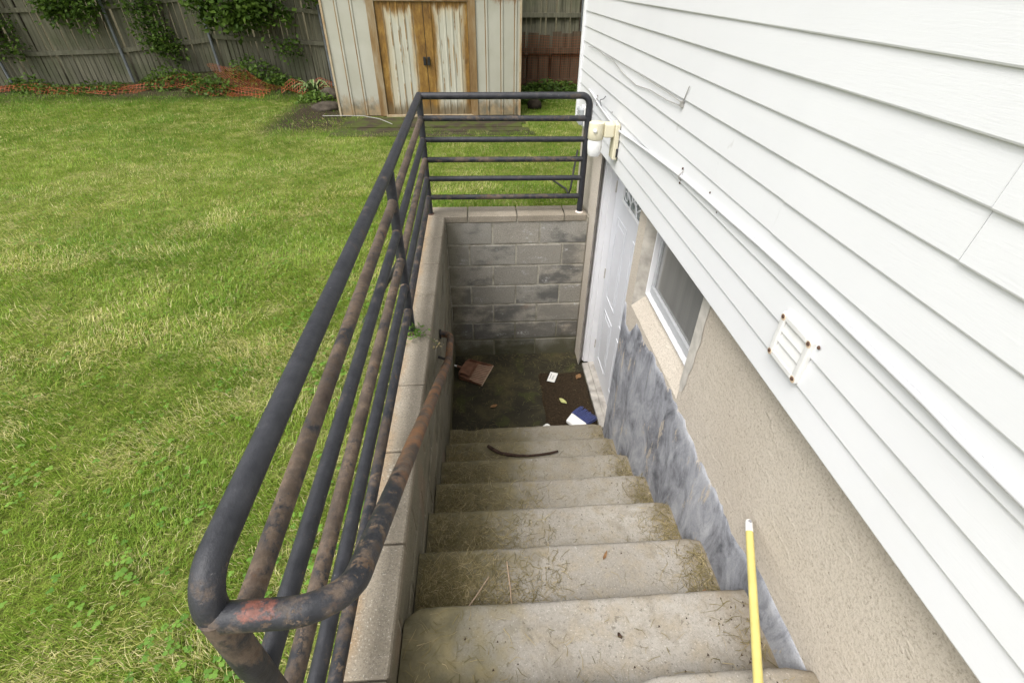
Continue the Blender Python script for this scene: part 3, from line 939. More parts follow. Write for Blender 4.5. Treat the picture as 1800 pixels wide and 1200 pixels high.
for yy, zz in ((-2.13, .945), (-2.22, .905), (-.55, .895)):
    MB().lathe([(.004, 0), (.003, -.003), (0, -.004)], (XS + .001, yy, zz), 'X', 10).build('screw', 'rusty_screw', cab)

wire = thing('wire', 'thin grey loose wire tacked in a loop on the siding near the house corner', 'wire')
w1 = [(XS - .004, y, z + .01 * math.sin(y * 9)) for y, z in ((.385, 1.165), (.1, 1.17), (-.2, 1.176), (-.414, 1.165), (-.7, 1.135), (-1.0, 1.125), (-1.246, 1.130), (-1.5, 1.15), (-1.688, 1.158), (-1.712, 1.19), (-1.739, 1.235))]
autosmooth(MB().tube(w1, 0.0022, 6).build('strand', 'wire_grey', wire))
autosmooth(MB().tube([(XS - .003, -.2, 1.18), (XS - .003, -.9, 1.178), (XS - .003, -1.5, 1.172), (XS - .004, -1.68, 1.166)], 0.0018, 6).build('strand', 'wire_grey', wire))
MB().box(XS - .008, XS + .004, -1.70, -1.68, 1.150, 1.172).build('clip', 'wire_grey', wire)
hook = MB().tube([(XS - .004, -.25, .872), (XS - .02, -.262, .905), (XS - .024, -.29, .92), (XS - .012, -.325, .93), (XS - .004, -.345, .95)], 0.0025, 6).build('wire_hook', 'dark_iron')
autosmooth(hook); tag(hook, 'small bent dark wire hook above the conduit near the railing', 'hook')

outlet = thing('outlet_box', 'clear weatherproof outlet box behind the far railing post', 'outlet box')
MB().box(1.135, XS - .001, .24, .36, .625, .765).build('base', 'white_plastic', outlet, bevel=0.004)
MB().box(1.10, 1.1345, .245, .355, .635, .755).build('cover', 'clear_box', outlet, bevel=0.008)
for k in range(5): MB().box(1.097, 1.0995, .245, .355, .645 + k * .022, .655 + k * .022).build('rib', 'clear_box', outlet)

# ================================================================== RAILING
rail = thing('pipe_railing', 'rusty black pipe guard railing with handrail round the stairwell', 'railing')
ZR = [.14, .29, .437, .586, .735]
ZT = .885
PC, PM, PN, PR = (-.120, .055), (-.104, -1.62), (-.104, -3.475), (1.13, .055)
R1, R2 = .0238, .0205
def pipe(name, pts, r, mat, parent=rail, n=18, rad=None):
    q = fillet(pts, rad or [0.06] * (len(pts) - 2)) if len(pts) > 2 else [Vector(p) for p in pts]
    # split long straights so noise in the outline can act
    out = [q[0]]
    for a, b in zip(q[:-1], q[1:]):
        L = (b - a).length; k = max(1, int(L / 0.25))
        out += [a + (b - a) * (i / k) for i in range(1, k + 1)]
    return autosmooth(MB().tube(out, r, n).build(name, mat, parent), 50)
# top rail: from the far right post over to the corner, and along the wall to the near post
pipe('top_rail', [(PR[0], PR[1], .745), (PR[0], PR[1], ZT), (PC[0] - .005, PC[1], ZT)], R1, 'pipe_black', rad=[.062])
pipe('top_rail', [(PC[0], PC[1] + .012, ZT + .001), (PM[0], PM[1], ZT), (PN[0] - .008, PN[1] - .018, ZT - .004), (PN[0], PN[1] - .028, ZT - .24)], R1 + .0005, 'pipe_black', rad=[0, .062])
mats = ['pipe_mixed', 'pipe_black', 'pipe_rust', 'pipe_black', 'pipe_rust']
for z, mt in zip(ZR, mats):
    pipe('rail', [(PC[0] + .01, PC[1], z), (PR[0] - .01, PR[1], z - .006)], R2, mt if mt != 'pipe_rust' else 'pipe_mixed')
    pipe('rail', [(PC[0], PC[1] - .01, z), (PM[0], PM[1] + .01, z)], R2, mt)
    pipe('rail', [(PM[0], PM[1] - .01, z), (PN[0], PN[1] - .024, z)], R2, mt)
    for (x, y) in (PC, PM):
        a = (x, y - .03, z)
        autosmooth(MB().lathe([(R2 + .0006, -.008), (R2 + .003, -.003), (R2 + .003, .003), (R2 + .0006, .008)], (x, y - R1 - .002, z), 'Y', 16).build('weld', 'pipe_rust', rail))
for (x, y), top in ((PC, ZT), (PM, ZT - .01), (PR, .75)):
    pipe('post', [(x, y, -.012), (x, y, top)], R1, 'pipe_black')
    autosmooth(MB().lathe([(R1 + .012, -.004), (R1 + .008, .003), (R1 + .001, .008)], (x, y, 0), 'Z', 18).build('caulk_ring', 'caulk' if x > 1 else 'rusty_screw', rail))
pipe('post', [(PN[0], PN[1] - .026, -.012), (PN[0], PN[1] - .026, ZT - .06)], R1, 'pipe_mixed')
# stair handrail welded to the near post
HX, ye = .072, -1.47
hr1 = Vector((HX, ye, -.334))
pipe('handrail', [(PN[0], PN[1] - .026, .815), (HX + .012, -3.505, .825), tuple(hr1), (HX, ye + .29, hr1.z - .01), (.006, ye + .29, hr1.z - .01)], .0226, 'pipe_handrail', rad=[.085, .1, .055])
autosmooth(MB().tube([(.0, ye + .07, hr1.z - .03), (.04, ye + .07, hr1.z - .05), (HX, ye + .07, hr1.z - .02)], .009, 8).build('bracket', 'dark_iron', rail))
autosmooth(MB().lathe([(.035, 0), (.035, .006), (.024, .01)], (.001, ye + .29, hr1.z - .01), 'X', 16).build('wall_flange', 'dark_iron', rail))
pipe('brace', [(-.43, -1.45, -.09), (-.116, -1.62, .43)], .013, 'pipe_black', n=10)

# ================================================================== SHED
shed = thing('metal_shed', 'cream ribbed metal garden shed with badly rusted double doors', 'shed')
SY, SX0, SX1, ST = 3.80, -1.665, .915, 1.62
MB().box(SX0 + .01, SX1 - .01, SY + .04, SY + 1.8, -.06, ST).build('wall', 'shed_steel', shed)
def ribbed(x0, x1, ribs, name, mat, z0, z1, y, d=.012):
    """corrugated sheet: flats with raised ribs at the given x"""
    prof = [(x0, y)]
    for r in ribs:
        prof += [(r - .016, y), (r - .008, y - d), (r + .008, y - d), (r + .016, y)]
    prof.append((x1, y))
    mb = MB()
    n = len(prof)
    pts = [(x, yy, z) for z in (z0, z1) for (x, yy) in prof] + [(x, y + .02, z) for z in (z0, z1) for x in (x0, x1)]
    fs = [(i, i + 1, n + i + 1, n + i) for i in range(n - 1)]
    mb.poly(pts, fs)
    return mb.build(name, mat, shed)
def ribs_line(x, name='rib_rust'):
    return MB().box(x - .016, x - .004, SY - .0025, SY - .0005, -.02, ST).build(name, 'shed_trim_rust', shed)
ribbed(SX0 + .02, -1.075, [-1.462, -1.272], 'front_panel', 'shed_steel', -.03, ST, SY)
ribbed(.30, SX1 - .02, [.452, .655, .84], 'front_panel', 'shed_steel', -.03, ST, SY)
for x in (-1.462, -1.272, .452, .655, .84): ribs_line(x - .012)
MB().box(SX0, SX0 + .028, SY - .018, SY + .06, -.04, ST).build('corner_trim', 'shed_trim', shed, bevel=.003)
MB().box(SX1 - .028, SX1, SY - .018, SY + .06, -.04, ST).build('corner_trim', 'shed_trim', shed, bevel=.003)
for (a, b) in ((-1.085, -.985), (.205, .305)):
    MB().box(a, b, SY - .02, SY + .02, -.035, ST).build('door_jamb', 'shed_trim_rust', shed, bevel=.003)
for (a, b, s) in ((-.98, -.376, 1), (-.368, .20, -1)):
    rb = list(np.arange(a + .09, b - .06, .092))
    leaf = ribbed(a, b, rb, 'door', 'shed_door_rust', -.015, 1.312, SY + .004, .008)
    c = -.40 if s > 0 else -.345
    MB().box(c - .018, c + .018, SY - .02, SY - .0045, .60, .70).build('latch', 'shed_lock', leaf, bevel=.003)
MB().box(-.98, .20, SY - .016, SY + .03, 1.315, ST).build('lintel', 'shed_trim_rust', shed)
MB().box(-.377, -.367, SY + .012, SY + .02, -.02, 1.31).build('door_gap', 'shed_lock', shed)
MB().box(-1.0, .23, SY - .035, SY + .02, -.05, -.018).build('door_track', 'shed_trim', shed)
MB().poly([(SX0 - .08, SY - .1, ST), (SX1 + .08, SY - .1, ST), (SX1 + .08, SY + 1.9, ST), (SX0 - .08, SY + 1.9, ST), (SX0 - .08, SY - .1, ST + .06), (SX1 + .08, SY - .1, ST + .06), (SX1 + .08, SY + 1.9, ST + .06), (SX0 - .08, SY + 1.9, ST + .06), (SX0 - .08, SY + .9, ST + .35), (SX1 + .08, SY + .9, ST + .35)],
          [(0, 1, 2, 3), (0, 1, 5, 4), (2, 3, 7, 6), (4, 5, 9, 8), (6, 7, 8, 9), (0, 4, 8, 7, 3), (1, 2, 6, 9, 5)]).build('roof', 'shed_steel', shed)

plat = thing('wooden_platform', 'dark mossy plank platform on the ground before the shed doors', 'platform')
for k in range(5):
    ya = 2.72 + k * .205 
    MB().box(-1.55 + random.uniform(-.12, .05), .98 + random.uniform(-.1, .05), ya, ya + .197, -.09, -.034 + random.uniform(-.008, .004), jit=.004).build('plank', 'platform_wood', plat, bevel=.006)

# ================================================================== FENCE
fence = thing('wooden_fence', 'weathered grey stockade fence at the back of the lawn with vines', 'fence')
def fence_line(x):
    if x < -5.82: return 6.42 + (x + 5.82) * .03
    if x < -4.35: return 6.42 + (x + 5.82) * .10
    return 6.57 - (x + 4.35) * .12 if x < -1 else 6.17
slat_meshes = []
for q in range(5):
    r = random.Random(40 + q)
    w = .078 + r.uniform(-.006, .006)
    t = .016
    bm = bmesh.new(); bmesh.ops.create_cube(bm, size=1)
    for v in bm.verts:
        v.co = Vector((v.co.x * w + r.uniform(-.003, .003), v.co.y * t, (v.co.z + .5) * (1.86 + r.uniform(-.03, .03))))
    bmesh.ops.bevel(bm, geom=[e for e in bm.edges if abs(e.verts[0].co.z - e.verts[1].co.z) > 1], offset=.006, segments=1, affect='EDGES')
    me = bpy.data.meshes.new('slat'); bm.to_mesh(me); bm.free(); me.materials.append(M['fence_wood'])
    slat_meshes.append(me)
x = -10.2
rf = random.Random(11)
gaps = []
while x < 3.4:
    o = bpy.data.objects.new('slat', rf.choice(slat_meshes))
    col.objects.link(o); o.parent = fence
    y = fence_line(x)
    o.location = (x, y, float(ground_h(x, min(y, 6.4))) - .03 + rf.uniform(-.02, .02))
    dy = fence_line(x + .05) - y
    o.rotation_euler = (rf.uniform(-.012, .012), rf.uniform(-.012, .012), math.atan2(dy, .05) * .9)
    step_ = .0825
    if rf.random() < .16: step_ += rf.uniform(.006, .022)
    for gx_ in (-7.62, -6.98, -5.78, -5.2, -4.27, -3.6):
        if x < gx_ <= x + step_: step_ += .026
    x += step_
def zrail(x, base): return base + float(ground_h(x, 6.3)) - GZ
for base in (.43, 1.05, 1.6):
    for a, b in ((-10.2, -7.86), (-7.86, -5.84), (-5.84, -4.35), (-4.35, -2.3), (-2.3, 0), (0, 3.4)):
        mb = MB()
        ya, yb = fence_line(a) - .035, fence_line(b) - .035
        za, zb = zrail(a, base) + rf.uniform(-.01, .01), zrail(b, base) + rf.uniform(-.01, .01)
        if base < 1 and a >= -4.4 and b <= -2.2: za, zb = .69, .61
        h = .032
        mb.poly([(a, ya - .02, za - h), (b, yb - .02, zb - h), (b, yb - .02, zb + h), (a, ya - .02, za + h), (a, ya + .022, za - h), (b, yb + .022, zb - h), (b, yb + .022, zb + h), (a, ya + .022, za + h)],
                [(0, 1, 2, 3), (4, 5, 6, 7), (0, 1, 5, 4), (2, 3, 7, 6), (0, 3, 7, 4), (1, 2, 6, 5)])
        mb.build('rail', 'fence_wood', fence)
for px in (-7.86, -5.83, -4.33, -2.3, 2.15):
    y = fence_line(px) - .085
    autosmooth(MB().tube([(px, y, -.2), (px - .03, y - .01, 2.0)], .024, 12).build('post', 'galvanised', fence))
    autosmooth(MB().lathe([(.03, 2.0), (.026, 2.03), (0, 2.04)], (px - .03, y - .01, 0), 'Z', 12).build('post_cap', 'galvanised', fence))

panel_ = thing('picket_panel', 'low brown board fence panel leaning by the grey stockade fence', 'fence panel')
bx = 1.0
for k in range(7):
    w = .17 + random.uniform(-.02, .02)
    MB().box(bx, bx + w, 6.02 + random.uniform(-.006, .006), 6.045, -.08, .80 + random.uniform(-.04, .03), jit=.004).build('board', 'brown_board', panel_)
    bx += w + (.055 if k in (0, 2) else .012)
MB().box(.95, 2.35, 5.985, 6.018, .50, .585).build('rail', 'brown_board', panel_)
MB().box(.95, 2.35, 5.985, 6.018, .03, .10).build('rail', 'brown_board', panel_)

# ---- orange safety netting (ribbon grid draped over a surface)
def net(name, label, fn, nu, nv, w=.0036, dense=3, group='orange safety nets along the fence'):
    V = []; F = []
    def ribbon(pts, side):
        k = len(V)
        for p, s in zip(pts, side):
            V.append(tuple(p - s)); V.append(tuple(p + s))
        for i in range(len(pts) - 1):
            F.append((k + 2 * i, k + 2 * i + 1, k + 2 * i + 3, k + 2 * i + 2))
    for i in range(nu + 1):
        pts = [Vector(fn(i / nu, t)) for t in np.linspace(0, 1, nv * 2 + 1)]
        d = (Vector(fn(min(1, i / nu + .01), .5)) - Vector(fn(max(0, i / nu - .01), .5))).normalized() * w
        ribbon(pts, [d] * len(pts))
    for j in range(nv + 1):
        us = np.linspace(0, 1, nu * 2 + 1)
        pts = [Vector(fn(u, j / nv)) for u in us]
        sd_ = []
        for u in us:
            d = (Vector(fn(u, min(1, j / nv + .02))) - Vector(fn(u, max(0, j / nv - .02)))).normalized() * w
            sd_.append(d)
        ribbon(pts, sd_)
    me = raw_mesh(name, V, [np.array(F)])
    return tag(link(name, me, 'orange_net'), label, 'safety net', group)
def f_long(u, v):
    x = -9.2 + 6.0 * u
    y = 5.95 - .42 * v + .13 * math.sin(x * 2.3) - .25 * float(sm(-5.5, -3.5, x))
    z = float(ground_h(x, y)) + .015 + .045 * abs(math.sin(v * 9 + x * 1.7 + math.sin(x * 4))) * (1 - .4 * v) + .025 * math.sin(x * 5 + v * 7)
    return (x, y, z)
net('safety_net', 'faded orange safety netting crumpled along the foot of the left fence', f_long, 110, 12)
def f_drape(u, v):
    # sheet hanging off a heap of weeds: top edge at photo (375..440, 125), foot at (425..480, 165)
    x0, y0, z0 = -4.36 + .62 * u, 6.1 - .1 * u, .32 - .04 * u
    x1, y1, z1 = -3.62 + .75 * u, 5.30 + .1 * u, .03 + .03 * u
    t = v
    sag = -.06 * math.sin(math.pi * t)
    return (x0 + (x1 - x0) * t, y0 + (y1 - y0) * t, z0 + (z1 - z0) * t + sag + .015 * math.sin(u * 9 + v * 5))
net('safety_net', 'orange safety netting sheet sloping off a heap of weeds beside the shed', f_drape, 13, 17, .003)
def f_tail(u, v):
    x = -2.95 + .75 * u
    y = 5.35 + .25 * u + .25 * v
    z = float(ground_h(x, y)) + .05 + .1 * v + .05 * math.sin(u * 11 + v * 6)
    return (x, y, z)
net('safety_net', 'bunched end of orange safety netting beside the striped hosta', f_tail, 18, 8)
def f_hang(u, v):
    x = .98 + 1.3 * u
    return (x, 5.93 + .02 * math.sin(u * 9), .02 + .74 * v + .012 * math.sin(u * 7) * v)
net('safety_net', 'orange safety netting hung upright before the brown board panel', f_hang, 34, 19, .0014)

# ================================================================== LEAVES
def leaf_cloud(centres, sizes, tints, name='foliage', droop=.3, wid=.55, seed=1):
    """folded four-point leaves, one per centre"""
    r = np.random.default_rng(seed)
    n = len(centres)
    az = r.uniform(0, 2 * np.pi, n); el = r.normal(-droop, .5, n)
    d = np.stack([np.cos(az) * np.cos(el), np.sin(az) * np.cos(el), np.sin(el)], 1)
    up = np.stack([r.normal(0, .5, n), r.normal(0, .5, n), np.ones(n)], 1)
    s = np.cross(d, up); s /= np.linalg.norm(s, axis=1)[:, None] + 1e-9
    nn = np.cross(s, d)
    L = np.asarray(sizes)[:, None]
    a = centres
    b = centres + d * L * .5 + s * L * wid * .5 + nn * L * .08
    c = centres + d * L
    e = centres + d * L * .5 - s * L * wid * .5 + nn * L * .08
    V = np.stack([a, b, c, e], 1).reshape(-1, 3)
    k = np.arange(n)[:, None] * 4
    F = np.concatenate([k + np.array([[0, 1, 2]]), k + np.array([[0, 2, 3]])])
    return raw_mesh(name, V, [F], np.repeat(tints, 4))

def bunch(n, boxes, r, jitter=.07):
    """n points clumped round random sub-centres in boxes [(x0,x1,y0,y1,z0,z1), ...]"""
    out = []
    bs = [r.choice(len(boxes)) for _ in range(n)]
    vol = np.array([(b[1] - b[0]) * (b[5] - b[4]) for b in boxes]); vol = vol / vol.sum()
    cl = []
    for _ in range(max(6, n // 28)):
        b = boxes[r.choice(len(boxes), p=vol)]
        cl.append((r.uniform(b[0], b[1]), r.uniform(b[2], b[3]), r.uniform(b[4], b[5])))
    cl = np.array(cl)
    c = cl[r.integers(0, len(cl), n)]
    return c + r.normal(0, jitter, (n, 3)) * np.array([1, .6, 1])

vine_spec = [  # label, boxes on the fence face, count, leaf size
    ('broad dark vine smothering the leftmost stretch of the fence', [(-8.7, -7.45, 6.08, 6.25, .75, 1.5), (-7.85, -7.3, 6.1, 6.25, .48, .9)], 1500, .10),
    ('vine hanging over the fence top beside the second metal post', [(-6.8, -5.75, 6.1, 6.28, 1.02, 1.6), (-6.2, -5.9, 6.1, 6.28, .9, 1.1)], 900, .11),
    ('narrow vine trailing far down the fence between two metal posts', [(-5.4, -4.95, 6.18, 6.32, .55, 1.5), (-5.15, -4.8, 6.18, 6.32, .42, .8)], 900, .09),
    ('leafy branch with big lobed leaves drooping over the fence near the shed', [(-4.35, -2.75, 5.95, 6.2, 1.0, 1.5), (-3.9, -3.2, 5.95, 6.15, .85, 1.15)], 1000, .15),
    ('small sprig of vine on the fence just left of the shed', [(-3.2, -2.75, 6.1, 6.22, .52, .66)], 120, .09),
    ('vine spilling over the fence corner by the shed top', [(-2.6, -1.75, 6.0, 6.15, 1.15, 1.7)], 500, .11),
]
for q, (lab, boxes, n, sz) in enumerate(vine_spec):
    r = np.random.default_rng(100 + q)
    t = thing('vine', lab, 'vine', 'vines growing over the fence')
    n = int(n * 1.7); sz *= .72
    pts = bunch(n, boxes, r, .09)
    link('foliage', leaf_cloud(pts, r.uniform(.6, 1.2, n) * sz, r.uniform(0, .5, n), wid=.75, seed=q), 'ivy', t)
    mb = MB()
    for b in boxes:
        for s in range(3):
            x0 = r.uniform(b[0], b[1]); p = [(x0 + .05 * math.sin(z * 6 + s), fence_line(x0) - .03, z) for z in np.linspace(b[4] - .1, b[5] + .5, 9)]
            mb.tube(p, .006, 5)
    mb.build('stem', 'bark', t)

weed_spec = [
    ('low weeds at the foot of the left fence end', -7.55, 6.15, .3, .22, 220),
    ('weeds growing through the netting left of the middle fence bay', -4.95, 5.85, .5, .26, 520),
    ('straggly weeds over the netting below the second metal post', -6.1, 5.7, .6, .16, 420),
    ('thin weeds poking through the netting near the left edge', -7.0, 5.75, .5, .14, 300),
    ('dark weed clump in front of the draped netting', -4.15, 5.55, .42, .26, 420),
    ('leafy weed heap behind the draped netting', -3.55, 6.05, .5, .42, 700),
    ('weeds between the draped netting and the hosta', -2.95, 5.75, .4, .25, 320),
    ('weeds on the dirt beside the shed corner', -2.25, 4.75, .28, .16, 240),
    ('wide weed bed below the netted board panel', 1.6, 5.65, .62, .2, 800),
    ('weeds at the right corner of the shed', 1.12, 4.75, .25, .24, 320),
]
for q, (lab, x, y, rad, h, n) in enumerate(weed_spec):
    r = np.random.default_rng(200 + q)
    a = r.uniform(0, 6.283, n); d = rad * np.sqrt(r.uniform(0, 1, n))
    px, py = x + d * np.cos(a), y + d * np.sin(a) * .6
    pz = ground_h(px, py) + h * r.uniform(.05, 1, n) * (1 - (d / rad) ** 2 * .7)
    t = thing('weed_clump', lab, 'weeds', 'weeds along the fence and shed')
    link('foliage', leaf_cloud(np.stack([px, py, pz], 1), r.uniform(.04, .09, n), r.uniform(0, .5, n), wid=.6, seed=50 + q), 'ivy', t)
    mb = MB()
    for s in range(6):
        i = r.integers(n); mb.tube([(px[i], py[i], float(ground_h(px[i], py[i])) - .02), (px[i] + .01, py[i], pz[i])], .003, 4)
    mb.build('stem', 'bark', t)

# striped hosta by the shed
t = thing('hosta_plant', 'striped pale edged hosta in front of the fence by the shed', 'plant')
mh = Mat('hosta', .5, .3); a_ = mh.attr('tint')
c_ = mh.ramp(a_, [(0.2, (.05, .11, .025)), (.6, (.12, .17, .06)), (.8, (.24, .26, .12))]); mh.color(c_); M['hosta'] = mh.m
r = random.Random(3)
for k in range(26):
    an = r.uniform(0, 6.28); L = r.uniform(.18, .32); lift = r.uniform(.12, .26)
    V = []; T = []
    for i in range(6):
        f = i / 5
        px = -2.36 + math.cos(an) * L * f; py = 5.15 + math.sin(an) * L * f; pz = float(ground_h(-2.36, 5.15)) + lift * math.sin(f * 2.3)
        w = .035 * math.sin(math.pi * min(1, f * .9 + .08))
        sx, sy = -math.sin(an) * w, math.cos(an) * w
        V += [(px - sx, py - sy, pz + .01), (px, py, pz), (px + sx, py + sy, pz + .01)]; T += [.95, .1, .95]
    F = [(3 * i + j, 3 * i + j + 1, 3 * i + j + 4, 3 * i + j + 3) for i in range(5) for j in range(2)]
    link('leaf', raw_mesh('leaf', V, [np.array(F)], T), 'hosta', t, smooth=True)

# stones / mound by the shed corner, dark burrow stone right of the shed
def lump(name, loc, size, mat, label, cat, seed):
    bm = bmesh.new(); bmesh.ops.create_icosphere(bm, subdivisions=3, radius=1)
    for v in bm.verts:
        k = 1 + .35 * (float(fbm(v.co.x * 2 + seed, v.co.y * 2 + v.co.z * 1.7, seed)) - .5)
        v.co = Vector((v.co.x * size[0] * k, v.co.y * size[1] * k, v.co.z * size[2] * k))
    me = bpy.data.meshes.new(name); bm.to_mesh(me); bm.free()
    o = link(name, me, mat, smooth=True); o.location = loc
    return tag(o, label, cat)
lump('rock', (-2.05, 4.93, .02), (.16, .13, .13), 'rock', 'rounded brown stone beside the hosta and the shed corner', 'rock', 4)
lump('rock', (-1.98, 4.3, -.02), (.22, .2, .08), 'rock', 'flat grey stone half buried by the left shed corner', 'rock', 9)
lump('rock', (1.17, 4.3, .0), (.11, .1, .1), 'soil', 'small black lump in the grass right of the shed', 'rock', 12)
o = MB().tube([(-1.9, 3.75, -.02), (-1.6, 3.66, .0), (-1.3, 3.63, .0), (-1.05, 3.45, .0), (-.85, 3.2, -.01)], .0045, 6).build('garden_wire', 'wire_grey')
autosmooth(o); tag(o, 'loose grey cord lying on the planks at the shed corner', 'cord')
o = MB().tube(fillet([(1.02, .95, -.03), (1.1, .6, .0), (1.09, .35, .03), (1.14, .5, .22), (1.19, .66, .33)], [.05, .05, .05], 5), .009, 8).build('hose', 'dark_iron')
autosmooth(o); tag(o, 'short dark cable rising from the grass behind the railing post', 'cable')

# trees beyond the fence (their crowns hang over it and shade the far lawn)
tree_spec = [('broad tree behind the left end of the fence', -8.0, 7.3, 4.6, 3.1), ('tall leafy tree behind the fence middle', -4.4, 7.5, 4.8, 3.3), ('dense tree behind the fence beside the shed', -1.0, 7.9, 4.9, 3.1), ('tree behind the brown board panel', 2.6, 9.0, 5.4, 3.0)]
for q, (lab, x, y, h, rad) in enumerate(tree_spec):
    r = np.random.default_rng(300 + q)
    t = thing('tree', lab, 'tree', 'trees beyond the fence')
    mb = MB(); mb.tube([(x, y, -.3), (x + .08, y, h * .35), (x - .05, y + .1, h * .7), (x, y, h)], [.2, .15, .1, .03], 10)
    for k in range(9):
        a = r.uniform(0, 6.28); z = h * r.uniform(.35, .75)
        e = (x + math.cos(a) * rad * .8, y + math.sin(a) * rad * .8, z + rad * r.uniform(.1, .5))
        mb.tube([(x, y, z), ((x + e[0]) / 2, (y + e[1]) / 2, (z + e[2]) / 2 + .1), e], [.06, .04, .012], 6)
    mb.build('trunk', 'bark', t)
    n = 15000; nc = 150
    u = r.normal(0, 1, (nc, 3)); u /= np.linalg.norm(u, axis=1)[:, None]
    cl = np.array([x, y - .2, h]) + u * (r.uniform(.3, 1, nc) ** .5)[:, None] * np.array([rad, rad, rad * .8])
    pts = cl[r.integers(0, nc, n)] + r.normal(0, .22, (n, 3))
    link('crown', leaf_cloud(pts, r.uniform(.10, .2, n), r.uniform(0, .5, n), 'crown', wid=.7, seed=70 + q), 'tree_leaf', t)

# ================================================================== GRASS
def visible(x, y, z=GZ, mx=1.25):
    d = np.stack([x - CAM.x, y - CAM.y, np.full_like(x, z) - CAM.z], 1)
    zc = d @ np.array(_f); u = (d @ np.array(_r2)) / zc * FPX / 900; v = (d @ np.array(_u2)) / zc * FPX / 600
    return (zc > .3) & (np.abs(u) < mx) & (np.abs(v) < mx + .1)
def on_lawn(x, y):
    ok = ~((x > -.162) & (y < .205))
    ok &= ~((x > SX0 - .02) & (x < SX1 + .02) & (y > SY - .03) & (y < SY + 1.9))
    ok &= ~((x > -1.5 + .25 * vnoise(y * 6, x * 0, 5)) & (x < .98) & (y > 2.80 + .22 * vnoise(x * 5, x * 0, 6)) & (y < 3.78) & (vnoise(x * 9, y * 9, 8) < .83))
    ok &= ~((x > 1.19) & (y < .67))
    ok &= y < np.array([fence_line(v) for v in x]) - .05
    return ok
def scatter(n, x0, x1, y0, y1):
    x = rng.uniform(x0, x1, n); y = rng.uniform(y0, y1, n)
    k = visible(x, y); x, y = x[k], y[k]
    k = on_lawn(x, y); return x[k], y[k]
def dryness(x, y):
    # dry clippings lie in diagonal swaths; thin worn places
    a = math.radians(22)
    u = x * math.cos(a) + y * math.sin(a); v = -x * math.sin(a) + y * math.cos(a)
    s = .55 * fbm(u * .8, v * 2.4, 61) + .45 * fbm(u * 3.0, v * 5.0, 62)
    far = sm(2.5, 5.0, y)
    d = np.hypot(x + 3.2, y - .2)
    return np.clip(s + .07 * np.exp(-(d / 2.4) ** 2) - .12 * far, 0, 1)
def dirt(x, y):
    big = fbm(x * .9, y * .9, 77)
    d = sm(5.15, 5.75, y + 1.1 * (big - .5))
    d2 = np.exp(-((x + 2.1) / .45) ** 2 - ((y - 4.2) / .8) ** 2)
    return np.clip(d + d2, 0, 1)
def blades(x, y, seg3=True, wscale=1.0, hs=1.0):
    n = len(x)
    dr = dryness(x, y)
    p_dry = (sm(.48, .70, dr) * .42 + .08) * (1 - .5 * sm(2.5, 5, y))
    dry = rng.random(n) < p_dry
    tuft = fbm(x * 5, y * 5, 65)
    L = (.024 + .030 * rng.random(n) + .035 * np.clip(tuft - .45, 0, 1)) * hs
    L *= np.where(dry, 1.15, 1.0) * (1 + .7 * (rng.random(n) < .04 + .12 * sm(.55, .7, tuft)) * rng.random(n))
    az = rng.uniform(0, 2 * np.pi, n) * .75 + 6 * fbm(x * 2.2, y * 2.2, 66)
    lean = np.clip(rng.normal(.75, .35, n) + dry * .45, .1, 1.5)
    w = (.0008 + .0010 * rng.random(n)) * wscale
    z0 = ground_h(x, y) - .004
    hx, hy = np.cos(az), np.sin(az)
    sx, sy = -hy * w, hx * w
    m1 = L * .55; l1 = lean * .55
    bx, by, bz = x + hx * np.sin(l1) * m1, y + hy * np.sin(l1) * m1, z0 + np.cos(l1) * m1
    tx, ty, tz = bx + hx * np.sin(lean * 1.35) * L * .5, by + hy * np.sin(lean * 1.35) * L * .5, bz + np.cos(lean * 1.35) * L * .5
    tz = np.maximum(tz, z0 + .004)
    gt = np.clip(.19 + .42 * (fbm(x * 1.6, y * 1.6, 67) - .5) + .25 * (fbm(x * 7, y * 7, 68) - .5) + rng.normal(0, .13, n) - .2 * sm(.8, 4.2, y), 0, .38)  # darker, greener tint towards the fence: lusher turf plus tree shade put into the colour
    st = np.clip(.5 + rng.random(n) * .5, 0, 1)
    tint = np.where(dry, st, gt)
    if seg3:
        V = np.stack([np.stack([x - sx, y - sy, z0], 1), np.stack([x + sx, y + sy, z0], 1), np.stack([bx + sx * .8, by + sy * .8, bz], 1), np.stack([bx - sx * .8, by - sy * .8, bz], 1), np.stack([tx, ty, tz], 1)], 1).reshape(-1, 3)
        k = np.arange(n)[:, None] * 5
        return V, [k + np.array([[0, 1, 2, 3]])], [k + np.array([[3, 2, 4]])], np.repeat(tint, 5)
    V = np.stack([np.stack([x - sx, y - sy, z0], 1), np.stack([x + sx, y + sy, z0], 1), np.stack([tx, ty, tz], 1)], 1).reshape(-1, 3)
    k = np.arange(n)[:, None] * 3
    return V, [], [k + np.array([[0, 1, 2]])], np.repeat(tint, 3)
dist = lambda x, y: np.sqrt((x - CAM.x) ** 2 + (y - CAM.y) ** 2 + 2.6)
VV = []; Q = []; T3 = []; TT = []; base = 0
